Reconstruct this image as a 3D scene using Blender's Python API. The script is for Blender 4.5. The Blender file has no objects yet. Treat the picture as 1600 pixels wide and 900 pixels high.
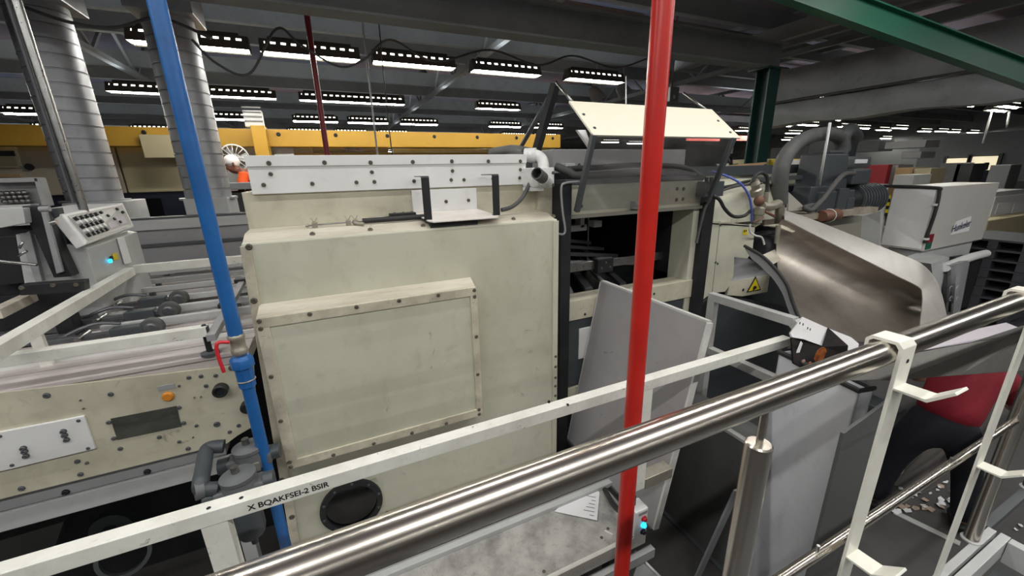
import bpy, bmesh, math, random
from mathutils import Vector as V, Matrix
random.seed(7)
SC = bpy.context.scene
COL = SC.collection
# ---------------------------------------------------------------- camera (wide phone lens, looking down and to the right)
F = 616.0
_v = V((50.0, 2103.0, F)).normalized()
_A = V((1415.0, -214.0, F)); _A -= _A.dot(_v) * _v; _A.normalize()
_B = _A.cross(-_v)
if _B.z < 0: _B = -_B
CZ = 2.5
def P(px, py, X=None, Y=None, Z=None):
    """the point of the place seen at photo pixel (px,py) on the plane X=, Y= or Z="""
    d = V((px - 800.0, py - 450.0, F))
    r = V((d.dot(_A), d.dot(_B), -d.dot(_v)))
    t = X / r.x if X is not None else (Y / r.y if Y is not None else (Z - CZ) / r.z)
    return V((0, 0, CZ)) + r * t
def PQ(px, py, X=None, Y=None, Z=None):
    p = P(px, py, X, Y, Z); return (p.x, p.y, p.z)
cam = bpy.data.cameras.new('camera'); co = bpy.data.objects.new('camera', cam); COL.objects.link(co)
cam.sensor_width = 36.0; cam.lens = F / 1600 * 36; cam.clip_start = 0.02; cam.clip_end = 300
co.matrix_world = Matrix(((_A.x, -_A.y, -_A.z, 0), (_B.x, -_B.y, -_B.z, 0), (-_v.x, _v.y, _v.z, CZ), (0, 0, 0, 1)))
SC.camera = co
SC.view_settings.view_transform = 'Standard'; SC.view_settings.look = 'None'
SC.view_settings.gamma = 1.0; SC.view_settings.use_curve_mapping = False
SC.view_settings.exposure = 0.0
# ---------------------------------------------------------------- materials
def srgb(r, g, b):
    f = lambda c: (c / 12.92 if c <= 0.04045 else ((c + 0.055) / 1.055) ** 2.4)
    return (f(r / 255), f(g / 255), f(b / 255), 1.0)
def mat(name, rgb, rough=0.5, metal=0.0, dirt=None, amount=0.35, scale=3.0, stretch=(1, 1, 1), scuff=0.0, bump=0.0, bscale=60.0, var=0.0, fine=True):
    """painted / bare surface: base colour, patches of grime (noise with its own shape), scuff marks, fine bump"""
    m = bpy.data.materials.new(name); m.use_nodes = True
    nt = m.node_tree; N = nt.nodes; L = nt.links; b = N['Principled BSDF']
    b.inputs['Roughness'].default_value = rough; b.inputs['Metallic'].default_value = metal
    c = srgb(*rgb); b.inputs['Base Color'].default_value = c
    tc = N.new('ShaderNodeTexCoord'); mp = N.new('ShaderNodeMapping'); mp.inputs['Scale'].default_value = stretch
    L.new(tc.outputs['Object'], mp.inputs['Vector'])
    last = None
    def mixin(fac, col2, prev):
        mx = N.new('ShaderNodeMix'); mx.data_type = 'RGBA'
        L.new(fac, mx.inputs[0])
        if prev is None: mx.inputs[6].default_value = c
        else: L.new(prev, mx.inputs[6])
        mx.inputs[7].default_value = col2
        return mx.outputs[2]
    def noise(sc, lo, hi, top, det=6.0, dist=0.0, vec=mp):
        n = N.new('ShaderNodeTexNoise'); n.inputs['Scale'].default_value = sc; n.inputs['Detail'].default_value = det
        n.inputs['Distortion'].default_value = dist; n.inputs['Roughness'].default_value = 0.6
        L.new(vec.outputs['Vector'], n.inputs['Vector'])
        r = N.new('ShaderNodeMapRange'); r.inputs['From Min'].default_value = lo; r.inputs['From Max'].default_value = hi
        r.inputs['To Max'].default_value = top
        L.new(n.outputs['Fac'], r.inputs['Value']); return r.outputs['Result']
    if dirt is not None:
        last = mixin(noise(scale, 0.42, 0.75, amount), srgb(*dirt), last)
        if fine: last = mixin(noise(scale * 6, 0.55, 0.8, amount * 0.8, 8.0, 0.6), srgb(*dirt), last)
    if scuff > 0:
        last = mixin(noise(scale * 4, 0.66, 0.72, scuff, 10.0, 1.5), srgb(70, 68, 60), last)
    if last is not None: L.new(last, b.inputs['Base Color'])
    if var > 0:
        L.new(noise(scale * 8, 0.3, 0.8, 1.0), b.inputs['Roughness'])
        b.inputs['Roughness'].default_value = rough
        rr = [n for n in N if n.type == 'MAP_RANGE'][-1]
        rr.inputs['To Min'].default_value = max(0, rough - var); rr.inputs['To Max'].default_value = rough + var
    if bump > 0:
        n = N.new('ShaderNodeTexNoise'); n.inputs['Scale'].default_value = bscale; n.inputs['Detail'].default_value = 4
        L.new(mp.outputs['Vector'], n.inputs['Vector'])
        bp = N.new('ShaderNodeBump'); bp.inputs['Strength'].default_value = bump; bp.inputs['Distance'].default_value = 0.01
        L.new(n.outputs['Fac'], bp.inputs['Height']); L.new(bp.outputs['Normal'], b.inputs['Normal'])
    return m
def glow(name, rgb, strength):
    m = bpy.data.materials.new(name); m.use_nodes = True
    b = m.node_tree.nodes['Principled BSDF']
    b.inputs['Base Color'].default_value = srgb(*rgb)
    b.inputs['Emission Color'].default_value = srgb(*rgb); b.inputs['Emission Strength'].default_value = strength
    return m
M = {}
M['cream'] = mat('cream_paint', (203, 203, 184), 0.42, dirt=(150, 147, 124), amount=0.5, scale=1.6, stretch=(1, 1, 0.8), scuff=0.35)
M['cream2'] = mat('cream_paint_warm', (202, 198, 178), 0.45, dirt=(146, 140, 120), amount=0.65, scale=2.2, scuff=0.4)
M['cream_edge'] = mat('worn_cream_frame', (206, 200, 180), 0.5, dirt=(132, 122, 104), amount=0.75, scale=5, scuff=0.7)
M['creamdirty'] = mat('stained_cream_ledge', (206, 200, 184), 0.55, dirt=(146, 134, 116), amount=0.7, scale=3, stretch=(0.6, 3, 3), scuff=0.5)
M['white'] = mat('white_paint', (226, 227, 226), 0.4, dirt=(190, 188, 178), amount=0.3, scale=2)
M['rail'] = mat('chipped_white_tube', (230, 230, 222), 0.45, dirt=(178, 176, 162), amount=0.5, scale=6, scuff=0.95)
M['whitegrey'] = mat('light_grey_paint', (186, 188, 188), 0.45, dirt=(150, 148, 142), amount=0.4, scale=2)
M['grey'] = mat('mid_grey_paint', (150, 151, 153), 0.5, dirt=(118, 117, 118), amount=0.4, scale=2)
M['greypanel'] = mat('grey_door_paint', (156, 154, 156), 0.5, dirt=(120, 116, 116), amount=0.35, scale=1.4, scuff=0.4)
M['dgrey'] = mat('dark_grey_paint', (82, 85, 88), 0.5, dirt=(60, 60, 60), amount=0.4, scale=3)
M['slate'] = mat('slate_grey_paint', (70, 76, 80), 0.45, dirt=(52, 54, 56), amount=0.4, scale=4)
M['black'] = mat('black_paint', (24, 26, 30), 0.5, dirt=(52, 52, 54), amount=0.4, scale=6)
M['rubber'] = mat('black_rubber', (36, 37, 38), 0.6, dirt=(66, 64, 60), amount=0.35, scale=9)
M['hose'] = mat('grey_rubber_hose', (74, 76, 76), 0.65, dirt=(104, 101, 94), amount=0.5, scale=8)
M['framegrey'] = mat('pale_grey_tube', (178, 179, 176), 0.45, dirt=(120, 118, 110), amount=0.5, scale=6, scuff=0.8)
M['steel'] = mat('bare_steel', (168, 168, 166), 0.35, 1.0, dirt=(110, 108, 104), amount=0.4, scale=8, var=0.1)
M['stain'] = mat('brushed_stainless_tube', (206, 200, 190), 0.24, 1.0, dirt=(176, 166, 152), amount=0.4, scale=3, stretch=(0.3, 12, 12), var=0.012, fine=False)
M['stainpost'] = mat('brushed_stainless_post', (206, 200, 190), 0.25, 1.0, dirt=(176, 166, 152), amount=0.4, scale=3, stretch=(12, 12, 0.3), var=0.012, fine=False)
M['boltdark'] = mat('dark_socket_screw', (84, 80, 70), 0.45, 0.3, dirt=(140, 134, 118), amount=0.5, scale=60)
M['hood'] = mat('scratched_sheet_steel', (180, 172, 162), 0.4, 0.85, dirt=(104, 95, 86), amount=0.7, scale=1.6, stretch=(1, 1, 2.5), var=0.06, fine=False)
M['plate'] = mat('worn_speckled_plate', (182, 180, 176), 0.5, 0.15, dirt=(92, 90, 88), amount=0.75, scale=6, scuff=0.9)
M['red'] = mat('red_pipe_paint', (196, 40, 32), 0.32, dirt=(150, 26, 24), amount=0.4, scale=5)
M['maroon'] = mat('dark_red_pipe_paint', (128, 34, 44), 0.4)
M['blue'] = mat('blue_pipe_paint', (34, 100, 168), 0.38, dirt=(24, 72, 128), amount=0.5, scale=7)
M['green'] = mat('green_steel_paint', (24, 92, 70), 0.45, dirt=(18, 70, 58), amount=0.4, scale=2)
M['shadegreen'] = mat('shaded_green_column_paint', (26, 66, 60), 0.45, dirt=(18, 46, 44), amount=0.4, scale=2)  # darker copy of the green, the column's shade put into its colour
M['gold'] = mat('mustard_paint', (186, 144, 50), 0.5, dirt=(156, 116, 36), amount=0.3, scale=1)
M['beige'] = mat('beige_paint', (178, 168, 136), 0.55, dirt=(150, 140, 112), amount=0.3, scale=0.8)
M['galv'] = mat('galvanised_sheet', (176, 178, 182), 0.42, 0.4, dirt=(120, 122, 126), amount=0.55, scale=2.2, var=0.1)
M['beam'] = mat('grey_roof_steel', (124, 128, 128), 0.6, dirt=(70, 72, 72), amount=0.4, scale=1)
M['ceil'] = mat('dark_roof_sheet', (78, 82, 98), 0.8, dirt=(140, 104, 88), amount=0.75, scale=0.25)
M['brown'] = mat('brown_roof_panel', (156, 108, 86), 0.7, dirt=(104, 70, 56), amount=0.5, scale=0.8)
M['floor'] = mat('dark_concrete_floor', (78, 77, 76), 0.5, dirt=(52, 50, 50), amount=0.6, scale=1.2, scuff=0.4)
M['paper'] = mat('white_paper', (226, 226, 228), 0.7)
M['ink'] = mat('black_ink', (22, 22, 24), 0.6)
M['brass'] = mat('brass_fitting', (122, 86, 70), 0.55, 0.2, dirt=(104, 72, 58), amount=0.6, scale=20)
M['zinc'] = mat('zinc_fitting', (176, 172, 158), 0.45, 0.6, dirt=(130, 122, 106), amount=0.5, scale=14)
M['yellow'] = mat('yellow_sign', (226, 206, 40), 0.5)
M['redplastic'] = mat('red_plastic', (196, 40, 50), 0.4)
M['wood'] = mat('cardboard_brown', (170, 140, 104), 0.75, dirt=(130, 104, 76), amount=0.4, scale=2)
M['tube_on'] = glow('lit_fluorescent_tube', (255, 252, 240), 55.0)
M['slot_on'] = glow('lit_reflector_slot', (255, 250, 236), 2.5)
def slots():
    m = M['slot_on']; nt = m.node_tree; N = nt.nodes; L = nt.links; b = N['Principled BSDF']
    tc = N.new('ShaderNodeTexCoord'); sx = N.new('ShaderNodeSeparateXYZ'); L.new(tc.outputs['Object'], sx.inputs[0])
    a = N.new('ShaderNodeMath'); a.operation = 'MULTIPLY'; a.inputs[1].default_value = 1 / 0.122; L.new(sx.outputs['X'], a.inputs[0])
    f = N.new('ShaderNodeMath'); f.operation = 'FRACT'; L.new(a.outputs[0], f.inputs[0])
    g = N.new('ShaderNodeMath'); g.operation = 'LESS_THAN'; g.inputs[1].default_value = 0.5; L.new(f.outputs[0], g.inputs[0])
    h = N.new('ShaderNodeMath'); h.operation = 'MULTIPLY'; h.inputs[1].default_value = 4.0; L.new(g.outputs[0], h.inputs[0]); L.new(h.outputs[0], b.inputs['Emission Strength'])
    b.inputs['Base Color'].default_value = srgb(60, 58, 50)
slots()
m = bpy.data.materials.new('smoky_clear_plastic'); m.use_nodes = True; nt = m.node_tree; nt.nodes.remove(nt.nodes['Principled BSDF'])
tr = nt.nodes.new('ShaderNodeBsdfTransparent'); tr.inputs['Color'].default_value = (0.86, 0.86, 0.86, 1)
df = nt.nodes.new('ShaderNodeBsdfDiffuse'); df.inputs['Color'].default_value = (0.34, 0.34, 0.33, 1)
gl = nt.nodes.new('ShaderNodeBsdfGlossy'); gl.inputs['Roughness'].default_value = 0.08
nz = nt.nodes.new('ShaderNodeTexNoise'); nz.inputs['Scale'].default_value = 2.5; nz.inputs['Detail'].default_value = 3
mr = nt.nodes.new('ShaderNodeMapRange'); mr.inputs['From Min'].default_value = 0.35; mr.inputs['From Max'].default_value = 0.7; mr.inputs['To Min'].default_value = 0.02; mr.inputs['To Max'].default_value = 0.2
m1 = nt.nodes.new('ShaderNodeMixShader'); m2 = nt.nodes.new('ShaderNodeMixShader'); m2.inputs[0].default_value = 0.07
nt.links.new(nz.outputs['Fac'], mr.inputs['Value']); nt.links.new(mr.outputs['Result'], m1.inputs[0]); nt.links.new(tr.outputs[0], m1.inputs[1]); nt.links.new(df.outputs[0], m1.inputs[2])
nt.links.new(m1.outputs[0], m2.inputs[1]); nt.links.new(gl.outputs[0], m2.inputs[2]); nt.links.new(m2.outputs[0], nt.nodes['Material Output'].inputs['Surface'])
M['clear'] = m
# ---------------------------------------------------------------- mesh builder
class MB:
    def __init__(s): s.bm = bmesh.new(); s.lay = None
    def _f(s, vs, smooth=False, mi=0):
        try: f = s.bm.faces.new(vs)
        except ValueError: return None
        f.smooth = smooth; f.material_index = mi; return f
    def hexa(s, p, bev=0.0, mi=0):
        """8 corners: bottom ring 0-3, top ring 4-7 (same order)"""
        vs = [s.bm.verts.new(q) for q in p]
        fs = [s._f([vs[i] for i in ix], False, mi) for ix in ((3, 2, 1, 0), (4, 5, 6, 7), (0, 1, 5, 4), (1, 2, 6, 5), (2, 3, 7, 6), (3, 0, 4, 7))]
        if bev > 0:
            ed = set(e for f in fs if f for e in f.edges)
            bmesh.ops.bevel(s.bm, geom=list(ed), offset=bev, segments=2, affect='EDGES', profile=0.6)
        return s
    def box(s, x0, x1, y0, y1, z0, z1, bev=0.0, mi=0):
        return s.hexa([(x0, y0, z0), (x1, y0, z0), (x1, y1, z0), (x0, y1, z0), (x0, y0, z1), (x1, y0, z1), (x1, y1, z1), (x0, y1, z1)], bev, mi)
    def bar(s, a, b, w, h, up=(0, 0, 1), bev=0.0, mi=0):
        """rectangular bar from a to b, width w (sideways) and height h (along up)"""
        a = V(a); b = V(b); d = (b - a).normalized(); side = d.cross(V(up)).normalized(); u = side.cross(d).normalized()
        q = []
        for c in (a, b):
            q.append([c - side * w / 2 - u * h / 2, c + side * w / 2 - u * h / 2, c + side * w / 2 + u * h / 2, c - side * w / 2 + u * h / 2])
        return s.hexa([q[0][0], q[0][1], q[1][1], q[1][0], q[0][3], q[0][2], q[1][2], q[1][3]], bev, mi)
    def slab(s, poly, off, bev=0.0, mi=0):
        """polygon (3D points) extruded by vector off"""
        off = V(off); a = [s.bm.verts.new(V(p)) for p in poly]; b = [s.bm.verts.new(V(p) + off) for p in poly]; n = len(a)
        fs = [s._f(a[::-1], False, mi), s._f(b, False, mi)] + [s._f([a[i], a[(i + 1) % n], b[(i + 1) % n], b[i]], False, mi) for i in range(n)]
        if bev > 0:
            ed = set(e for f in fs if f for e in f.edges)
            bmesh.ops.bevel(s.bm, geom=list(ed), offset=bev, segments=2, affect='EDGES', profile=0.6)
        return s
    def tube(s, pts, r, seg=14, cap=True, mi=0, flat=False):
        """round bar through pts; r a number or one radius per point"""
        pts = [V(p) for p in pts]; n = len(pts); rs = r if isinstance(r, (list, tuple)) else [r] * n
        rings = []; nrm = None
        for i, p in enumerate(pts):
            d = (pts[min(i + 1, n - 1)] - pts[max(i - 1, 0)])
            d = d.normalized() if d.length > 1e-9 else V((0, 0, 1))
            if nrm is None:
                nrm = d.orthogonal().normalized()
            else:
                nrm = (nrm - nrm.dot(d) * d)
                nrm = nrm.normalized() if nrm.length > 1e-6 else d.orthogonal().normalized()
            bi = d.cross(nrm)
            rings.append([s.bm.verts.new(p + (nrm * math.cos(2 * math.pi * k / seg) + bi * math.sin(2 * math.pi * k / seg)) * rs[i]) for k in range(seg)])
        for i in range(n - 1):
            for k in range(seg):
                s._f([rings[i][k], rings[i][(k + 1) % seg], rings[i + 1][(k + 1) % seg], rings[i + 1][k]], not flat, mi)
        if cap:
            s._f(rings[0][::-1], False, mi); s._f(rings[-1], False, mi)
        return s
    def cyl(s, a, b, r, seg=20, mi=0, r2=None):
        return s.tube([a, b], [r, r if r2 is None else r2], seg, True, mi)
    def ring(s, c, axis, r0, r1, t, seg=28, mi=0):
        """flat washer: outer r0, inner r1, thickness t along axis"""
        ax = V(axis).normalized(); n = ax.orthogonal().normalized(); bi = ax.cross(n); c = V(c); R = []
        for (r, o) in ((r0, 0), (r0, t), (r1, t), (r1, 0)):
            R.append([s.bm.verts.new(c + ax * o + (n * math.cos(2 * math.pi * k / seg) + bi * math.sin(2 * math.pi * k / seg)) * r) for k in range(seg)])
        for j in range(4):
            for k in range(seg):
                s._f([R[j][k], R[j][(k + 1) % seg], R[(j + 1) % 4][(k + 1) % seg], R[(j + 1) % 4][k]], j in (0, 2), mi)
        return s
    def lathe(s, c, axis, prof, seg=24, mi=0):
        """profile [(radius, offset)] turned about axis through c"""
        ax = V(axis).normalized(); n = ax.orthogonal().normalized(); bi = ax.cross(n); c = V(c); R = []
        for (r, o) in prof:
            R.append([s.bm.verts.new(c + ax * o + (n * math.cos(2 * math.pi * k / seg) + bi * math.sin(2 * math.pi * k / seg)) * max(r, 1e-4)) for k in range(seg)])
        for j in range(len(R) - 1):
            for k in range(seg):
                s._f([R[j][k], R[j][(k + 1) % seg], R[j + 1][(k + 1) % seg], R[j + 1][k]], abs(prof[j][1] - prof[j + 1][1]) > 1e-6, mi)
        s._f(R[0][::-1], False, mi); s._f(R[-1], False, mi)
        return s
    def ball(s, c, r, sc=(1, 1, 1), seg=16, mi=0):
        r_ = bmesh.ops.create_uvsphere(s.bm, u_segments=seg, v_segments=max(6, seg // 2), radius=r, matrix=Matrix.Translation(V(c)) @ Matrix.Diagonal((*sc, 1)))
        for v in r_['verts']:
            for f in v.link_faces: f.smooth = True; f.material_index = mi
        return s
    def grid(s, rows, thick=None, mi=0, smooth=True):
        """sheet through a grid of points; thick = vector that gives it thickness"""
        nr, nc = len(rows), len(rows[0])
        A = [[s.bm.verts.new(V(p)) for p in r] for r in rows]
        for i in range(nr - 1):
            for j in range(nc - 1): s._f([A[i][j], A[i][j + 1], A[i + 1][j + 1], A[i + 1][j]], smooth, mi)
        if thick is not None:
            t = V(thick); Bv = [[s.bm.verts.new(V(p) + t) for p in r] for r in rows]
            for i in range(nr - 1):
                for j in range(nc - 1): s._f([Bv[i][j], Bv[i + 1][j], Bv[i + 1][j + 1], Bv[i][j + 1]], smooth, mi)
            for i in range(nr - 1):
                s._f([A[i][0], A[i + 1][0], Bv[i + 1][0], Bv[i][0]], False, mi); s._f([A[i + 1][-1], A[i][-1], Bv[i][-1], Bv[i + 1][-1]], False, mi)
            for j in range(nc - 1):
                s._f([A[0][j + 1], A[0][j], Bv[0][j], Bv[0][j + 1]], False, mi); s._f([A[-1][j], A[-1][j + 1], Bv[-1][j + 1], Bv[-1][j]], False, mi)
        return s
    def build(s, name, m, parent=None):
        bm = s.bm
        bmesh.ops.recalc_face_normals(bm, faces=bm.faces)
        for e in bm.edges:
            if len(e.link_faces) == 2 and e.calc_face_angle(0.0) > 0.65: e.smooth = False
        xs = [v.co for v in bm.verts]
        lo = V((min(c.x for c in xs), min(c.y for c in xs), min(c.z for c in xs))); hi = V((max(c.x for c in xs), max(c.y for c in xs), max(c.z for c in xs)))
        o0 = V(((lo.x + hi.x) / 2, (lo.y + hi.y) / 2, lo.z if parent is None else (lo.z + hi.z) / 2))
        for v in bm.verts: v.co -= o0
        me = bpy.data.meshes.new(name); bm.to_mesh(me); bm.free()
        for q in (m if isinstance(m, (list, tuple)) else [m]): me.materials.append(M[q] if isinstance(q, str) else q)
        o = bpy.data.objects.new(name, me); COL.objects.link(o)
        o['_w'] = tuple(o0)
        if parent is not None:
            o.parent = parent; o.location = o0 - V(parent['_w'])
        else: o.location = o0
        return o
def tag(o, label, cat, group=None, kind=None):
    if label: o['label'] = label
    if cat: o['category'] = cat
    if group: o['group'] = group
    if kind: o['kind'] = kind
    return o
def thing(name, label, cat, loc, group=None):
    o = bpy.data.objects.new(name, None); COL.objects.link(o); o.empty_display_size = 0.1
    o.location = loc; o['_w'] = tuple(loc)
    return tag(o, label, cat, group)
def struct(o): o['kind'] = 'structure'; return o
def copytree(o, parent=None):
    c = o.copy(); COL.objects.link(c)
    if parent is not None: c.parent = parent
    for ch in list(o.children): copytree(ch, c)
    return c
def bez(pts, n=8):
    """smooth curve through points (Catmull-Rom)"""
    pts = [V(p) for p in pts]; out = []
    for i in range(len(pts) - 1):
        p0 = pts[max(i - 1, 0)]; p1 = pts[i]; p2 = pts[i + 1]; p3 = pts[min(i + 2, len(pts) - 1)]
        for k in range(n):
            t = k / n
            out.append(0.5 * ((2 * p1) + (p2 - p0) * t + (2 * p0 - 5 * p1 + 4 * p2 - p3) * t * t + (-p0 + 3 * p1 - 3 * p2 + p3) * t ** 3))
    out.append(pts[-1]); return out
_bolts = {}
def bolt(parent, p, nrm=(0, -1, 0), r=0.009, h=0.006, m='boltdark', name='bolt'):
    """one socket-head screw, head resting on the surface at p"""
    key = (tuple(nrm), r, h, m)
    if key not in _bolts:
        mb = MB(); n = V(nrm).normalized()
        mb.lathe((0, 0, 0), n, [(r, -0.002), (r, h * 0.7), (r * 0.8, h), (r * 0.45, h), (r * 0.42, h * 0.4)], 12)
        mb.lathe(n * (h * 0.2), n, [(r * 1.15, -0.004), (r * 1.15, 0.001 - h * 0.15), (r, 0.001 - h * 0.15)], 12)
        me = bpy.data.meshes.new(name); bmesh.ops.recalc_face_normals(mb.bm, faces=mb.bm.faces); mb.bm.to_mesh(me); mb.bm.free(); me.materials.append(M[m]); _bolts[key] = me
    o = bpy.data.objects.new(name, _bolts[key]); COL.objects.link(o)
    o.parent = parent; o.location = V(p) - V(parent['_w']); o['_w'] = tuple(p)
    return o
def text(name, body, m, o, xdir, ydir, size, parent, lift=0.001, bold=0.0, align='CENTER'):
    """flat lettering standing on a surface: origin o, reading direction xdir, up ydir"""
    cu = bpy.data.curves.new(name, 'FONT'); cu.body = body; cu.size = size; cu.align_x = align; cu.align_y = 'CENTER'; cu.offset = bold
    t = bpy.data.objects.new(name, cu); COL.objects.link(t)
    me = bpy.data.meshes.new_from_object(t); bpy.data.objects.remove(t); bpy.data.curves.remove(cu)
    x = V(xdir).normalized(); y = V(ydir); y = (y - y.dot(x) * x).normalized(); z = x.cross(y)
    me.transform(Matrix(((x.x, y.x, z.x, 0), (x.y, y.y, z.y, 0), (x.z, y.z, z.z, 0), (0, 0, 0, 1))))
    me.materials.clear(); me.materials.append(M[m]); ob = bpy.data.objects.new(name, me); COL.objects.link(ob)
    w = V(o) + z * lift; ob['_w'] = tuple(w)
    if parent is not None: ob.parent = parent; ob.location = w - V(parent['_w'])
    else: ob.location = w
    return ob
# ---------------------------------------------------------------- the hall
def room():
    struct(MB().box(-30, 36, -14, 44, -0.2, 0).build('floor', 'floor'))
    struct(MB().box(-30, 36, -14, 44, 5.6, 5.7).build('ceiling', 'ceil'))
    struct(MB().box(-30, 36, 43, 43.2, 0, 5.6).build('wall_back', 'hallwall'))
    struct(MB().box(35, 35.2, -14, 44, 0, 5.6).build('wall_right', 'hallwall'))
    struct(MB().box(-30.2, -30, -14, 44, 0, 5.6).build('wall_left', 'dgrey'))
    struct(MB().box(-30, 36, -14.2, -14, 0, 5.6).build('wall_front', 'whitegrey'))
    # roof joists run along the hall, trusses across it
    n = 0
    for y in (5.2, 6.2, 7.9, 9.0, 11.4, 12.8, 15.2, 16.6, 19.0, 20.4, 23, 26, 30, 34):
        n += 1
        tag(struct(MB().box(-28, 40, y - 0.06, y + 0.06, 4.75, 5.05).build('trim_%d' % n, 'beam')), 'dark roof joist running along the hall under the roof', 'joist', 'roof joists')
    for x in (-9, -3.2, 3.0, 8.6, 15, 22):
        n += 1; mb = MB()
        mb.box(x - 0.05, x + 0.05, 4.1, 40, 5.3, 5.4); mb.box(x - 0.05, x + 0.05, 4.1, 40, 4.55, 4.64)
        y = 4.2; k = 0
        while y < 24:
            mb.bar((x, y, 4.6 if k % 2 == 0 else 5.35), (x, y + 0.9, 5.35 if k % 2 == 0 else 4.6), 0.05, 0.05); y += 0.9; k += 1
        tag(struct(mb.build('trim_%d' % n, 'beam')), 'dark lattice truss crossing the hall under the roof', 'truss', 'roof trusses')
    # brown roof panels that show between the steelwork
    for (x0, x1, y0, y1) in ((-2.9, -0.6, 5.2, 6.6), (-0.4, 3.4, 5.3, 6.8), (2.6, 4.4, 1.6, 3.6), (0.2, 2.2, 2.0, 3.2), (4.8, 6.2, 2.0, 3.6), (3.8, 6.5, 7.4, 9.6), (2.4, 4.3, 4.5, 6.2), (4.5, 6.9, 4.4, 6.4)):
        n += 1
        tag(struct(MB().box(x0, x1, y0, y1, 5.52, 5.58).build('trim_%d' % n, 'brown')), 'brown roof panel between the grey roof beams', 'roof panel', 'brown roof panels')
    # big grey I-beam over the press
    mb = MB(); z0 = 3.78
    mb.box(-26, 5.95, 3.9, 4.1, z0, z0 + 0.02); mb.box(-26, 5.95, 3.99, 4.01, z0 + 0.02, z0 + 0.3); mb.box(-26, 5.95, 3.9, 4.1, z0 + 0.3, z0 + 0.32)
    tag(struct(mb.build('main_beam', 'beam')), 'long grey steel roof beam running above the press', 'beam')
    mb = MB(); x = 5.75
    mb.box(x - 0.11, x + 0.11, 3.9, 3.92, 0, z0); mb.box(x - 0.11, x + 0.11, 4.08, 4.1, 0, z0); mb.box(x - 0.015, x + 0.015, 3.92, 4.08, 0, z0); mb.box(x - 0.2, x + 0.2, 3.84, 4.16, z0 - 0.02, z0)
    tag(struct(mb.build('steel_column', 'shadegreen')), 'shaded green steel column under the grey roof beam', 'column')
    # bright green rafter coming down to the right, near the camera
    a0, a1 = P(1240, -18, Y=2.5), P(1640, 130, Y=1.75)
    d = (a1 - a0).normalized(); side = d.cross(V((0, 0, 1))).normalized(); up = side.cross(d).normalized()
    k = (5.58 - a0.z) / d.z; a0 = a0 + d * k; a1 = a1 + d * 1.2
    mb = MB(); mb.bar(a0, a1, 0.012, 0.2, up); mb.bar(a0 + up * 0.1, a1 + up * 0.1, 0.1, 0.012, up); mb.bar(a0 - up * 0.1, a1 - up * 0.1, 0.1, 0.012, up)
    tag(struct(mb.build('roof_beam', 'green')), 'bright green steel rafter slanting across the upper right', 'beam')
    # fabric sleeves hanging in line across the hall behind the green column
    for (lab, za, zb, x, r) in (('upper dark fabric duct sleeve under the roof right of the green column', 3.66, 4.2, 8.0, 0.0), ('lower dark fabric duct sleeve under the roof right of the green column', 3.25, 3.63, 8.03, 0.0)):
        mb = MB(); rows = []; n = 60
        for i in range(12):
            t = i / 11; row = []
            for j in range(n):
                y = 0.6 + j * 0.085
                w = 0.03 * math.sin(j * 0.9 + i * 0.5) * math.sin(math.pi * t) * (0.4 + 0.6 * math.sin(j * 0.21) ** 2)
                row.append((x + w - 0.1 * math.sin(math.pi * t), y, zb + (za - zb) * t - 0.02 * math.sin(j * 0.35) * t))
            rows.append(row)
        mb.grid(rows, (0.35, 0, 0)); o = mb.build('fabric_duct', 'sleeve'); tag(o, lab, 'duct')
    o = MB().cyl((7.94, 0.6, 3.645), (7.94, 5.6, 3.645), 0.022, 10).build('sleeve_cable', 'hose'); tag(o, 'thick cable along the seam between the two dark fabric duct sleeves', 'cable')
    for k, (x, z) in enumerate(((7.7, 4.5), (6.7, 4.35), (10.5, 4.9))):
        n += 1 if k else 0
        tag(struct(MB().box(x - 0.06, x + 0.06, -1.0, 5.6 + k, z, z + 0.2).build('trim_%d' % (60 + k), 'beam')), 'dark roof rail running across the hall above the fabric duct sleeves', 'joist', 'cross rails by the duct sleeves')
M['sleeve'] = mat('dark_fabric', (168, 172, 176), 0.85, dirt=(96, 98, 100), amount=0.5, scale=1.5)
M['hallwall'] = mat('grey_hall_wall', (128, 130, 132), 0.8)
room()
# ---------------------------------------------------------------- ceiling lights
def fixture(full=True):
    L_, wb, wt, h = 1.24, 0.14, 0.07, 0.15
    t = thing('ceiling_light', '', 'light', (0, 0, 0))
    mb = MB(); th = 0.006
    for s in (-1, 1):
        mb.hexa([(0, s * wb, 0), (L_, s * wb, 0), (L_, s * (wb - th), 0), (0, s * (wb - th), 0), (0, s * wt, h), (L_, s * wt, h), (L_, s * (wt - th), h), (0, s * (wt - th), h)])
    mb.box(0, L_, -wt, wt, h, h + 0.02)
    for x in (0, L_ - 0.004):
        mb.slab([(x, -wb, 0), (x, wb, 0), (x, wt, h), (x, -wt, h)], (0.004, 0, 0))
    mb.box(0.1, L_ - 0.1, -0.03, 0.03, h + 0.02, h + 0.06)
    mb.build('housing', 'fixture', t)
    for s in ((-1, 1) if full else (0,)):
        MB().cyl((0.02, s * 0.06, 0.022), (L_ - 0.02, s * 0.06, 0.022), 0.022 if full else 0.05, 10).build('tube', 'tube_on', t)
    for s in (-1, 1):
        y0, y1 = s * (wb - (wb - wt) * 0.72), s * (wb - (wb - wt) * 0.9)
        mb = MB(); mb.hexa([(0.06, y0 + s * 0.002, h * 0.72), (L_ - 0.06, y0 + s * 0.002, h * 0.72), (L_ - 0.06, y0 - s * 0.004, h * 0.72), (0.06, y0 - s * 0.004, h * 0.72),
                     (0.06, y1 + s * 0.002, h * 0.9), (L_ - 0.06, y1 + s * 0.002, h * 0.9), (L_ - 0.06, y1 - s * 0.004, h * 0.9), (0.06, y1 - s * 0.004, h * 0.9)])
        mb.build('uplight_slot', 'slot_on', t)
    return t
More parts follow.
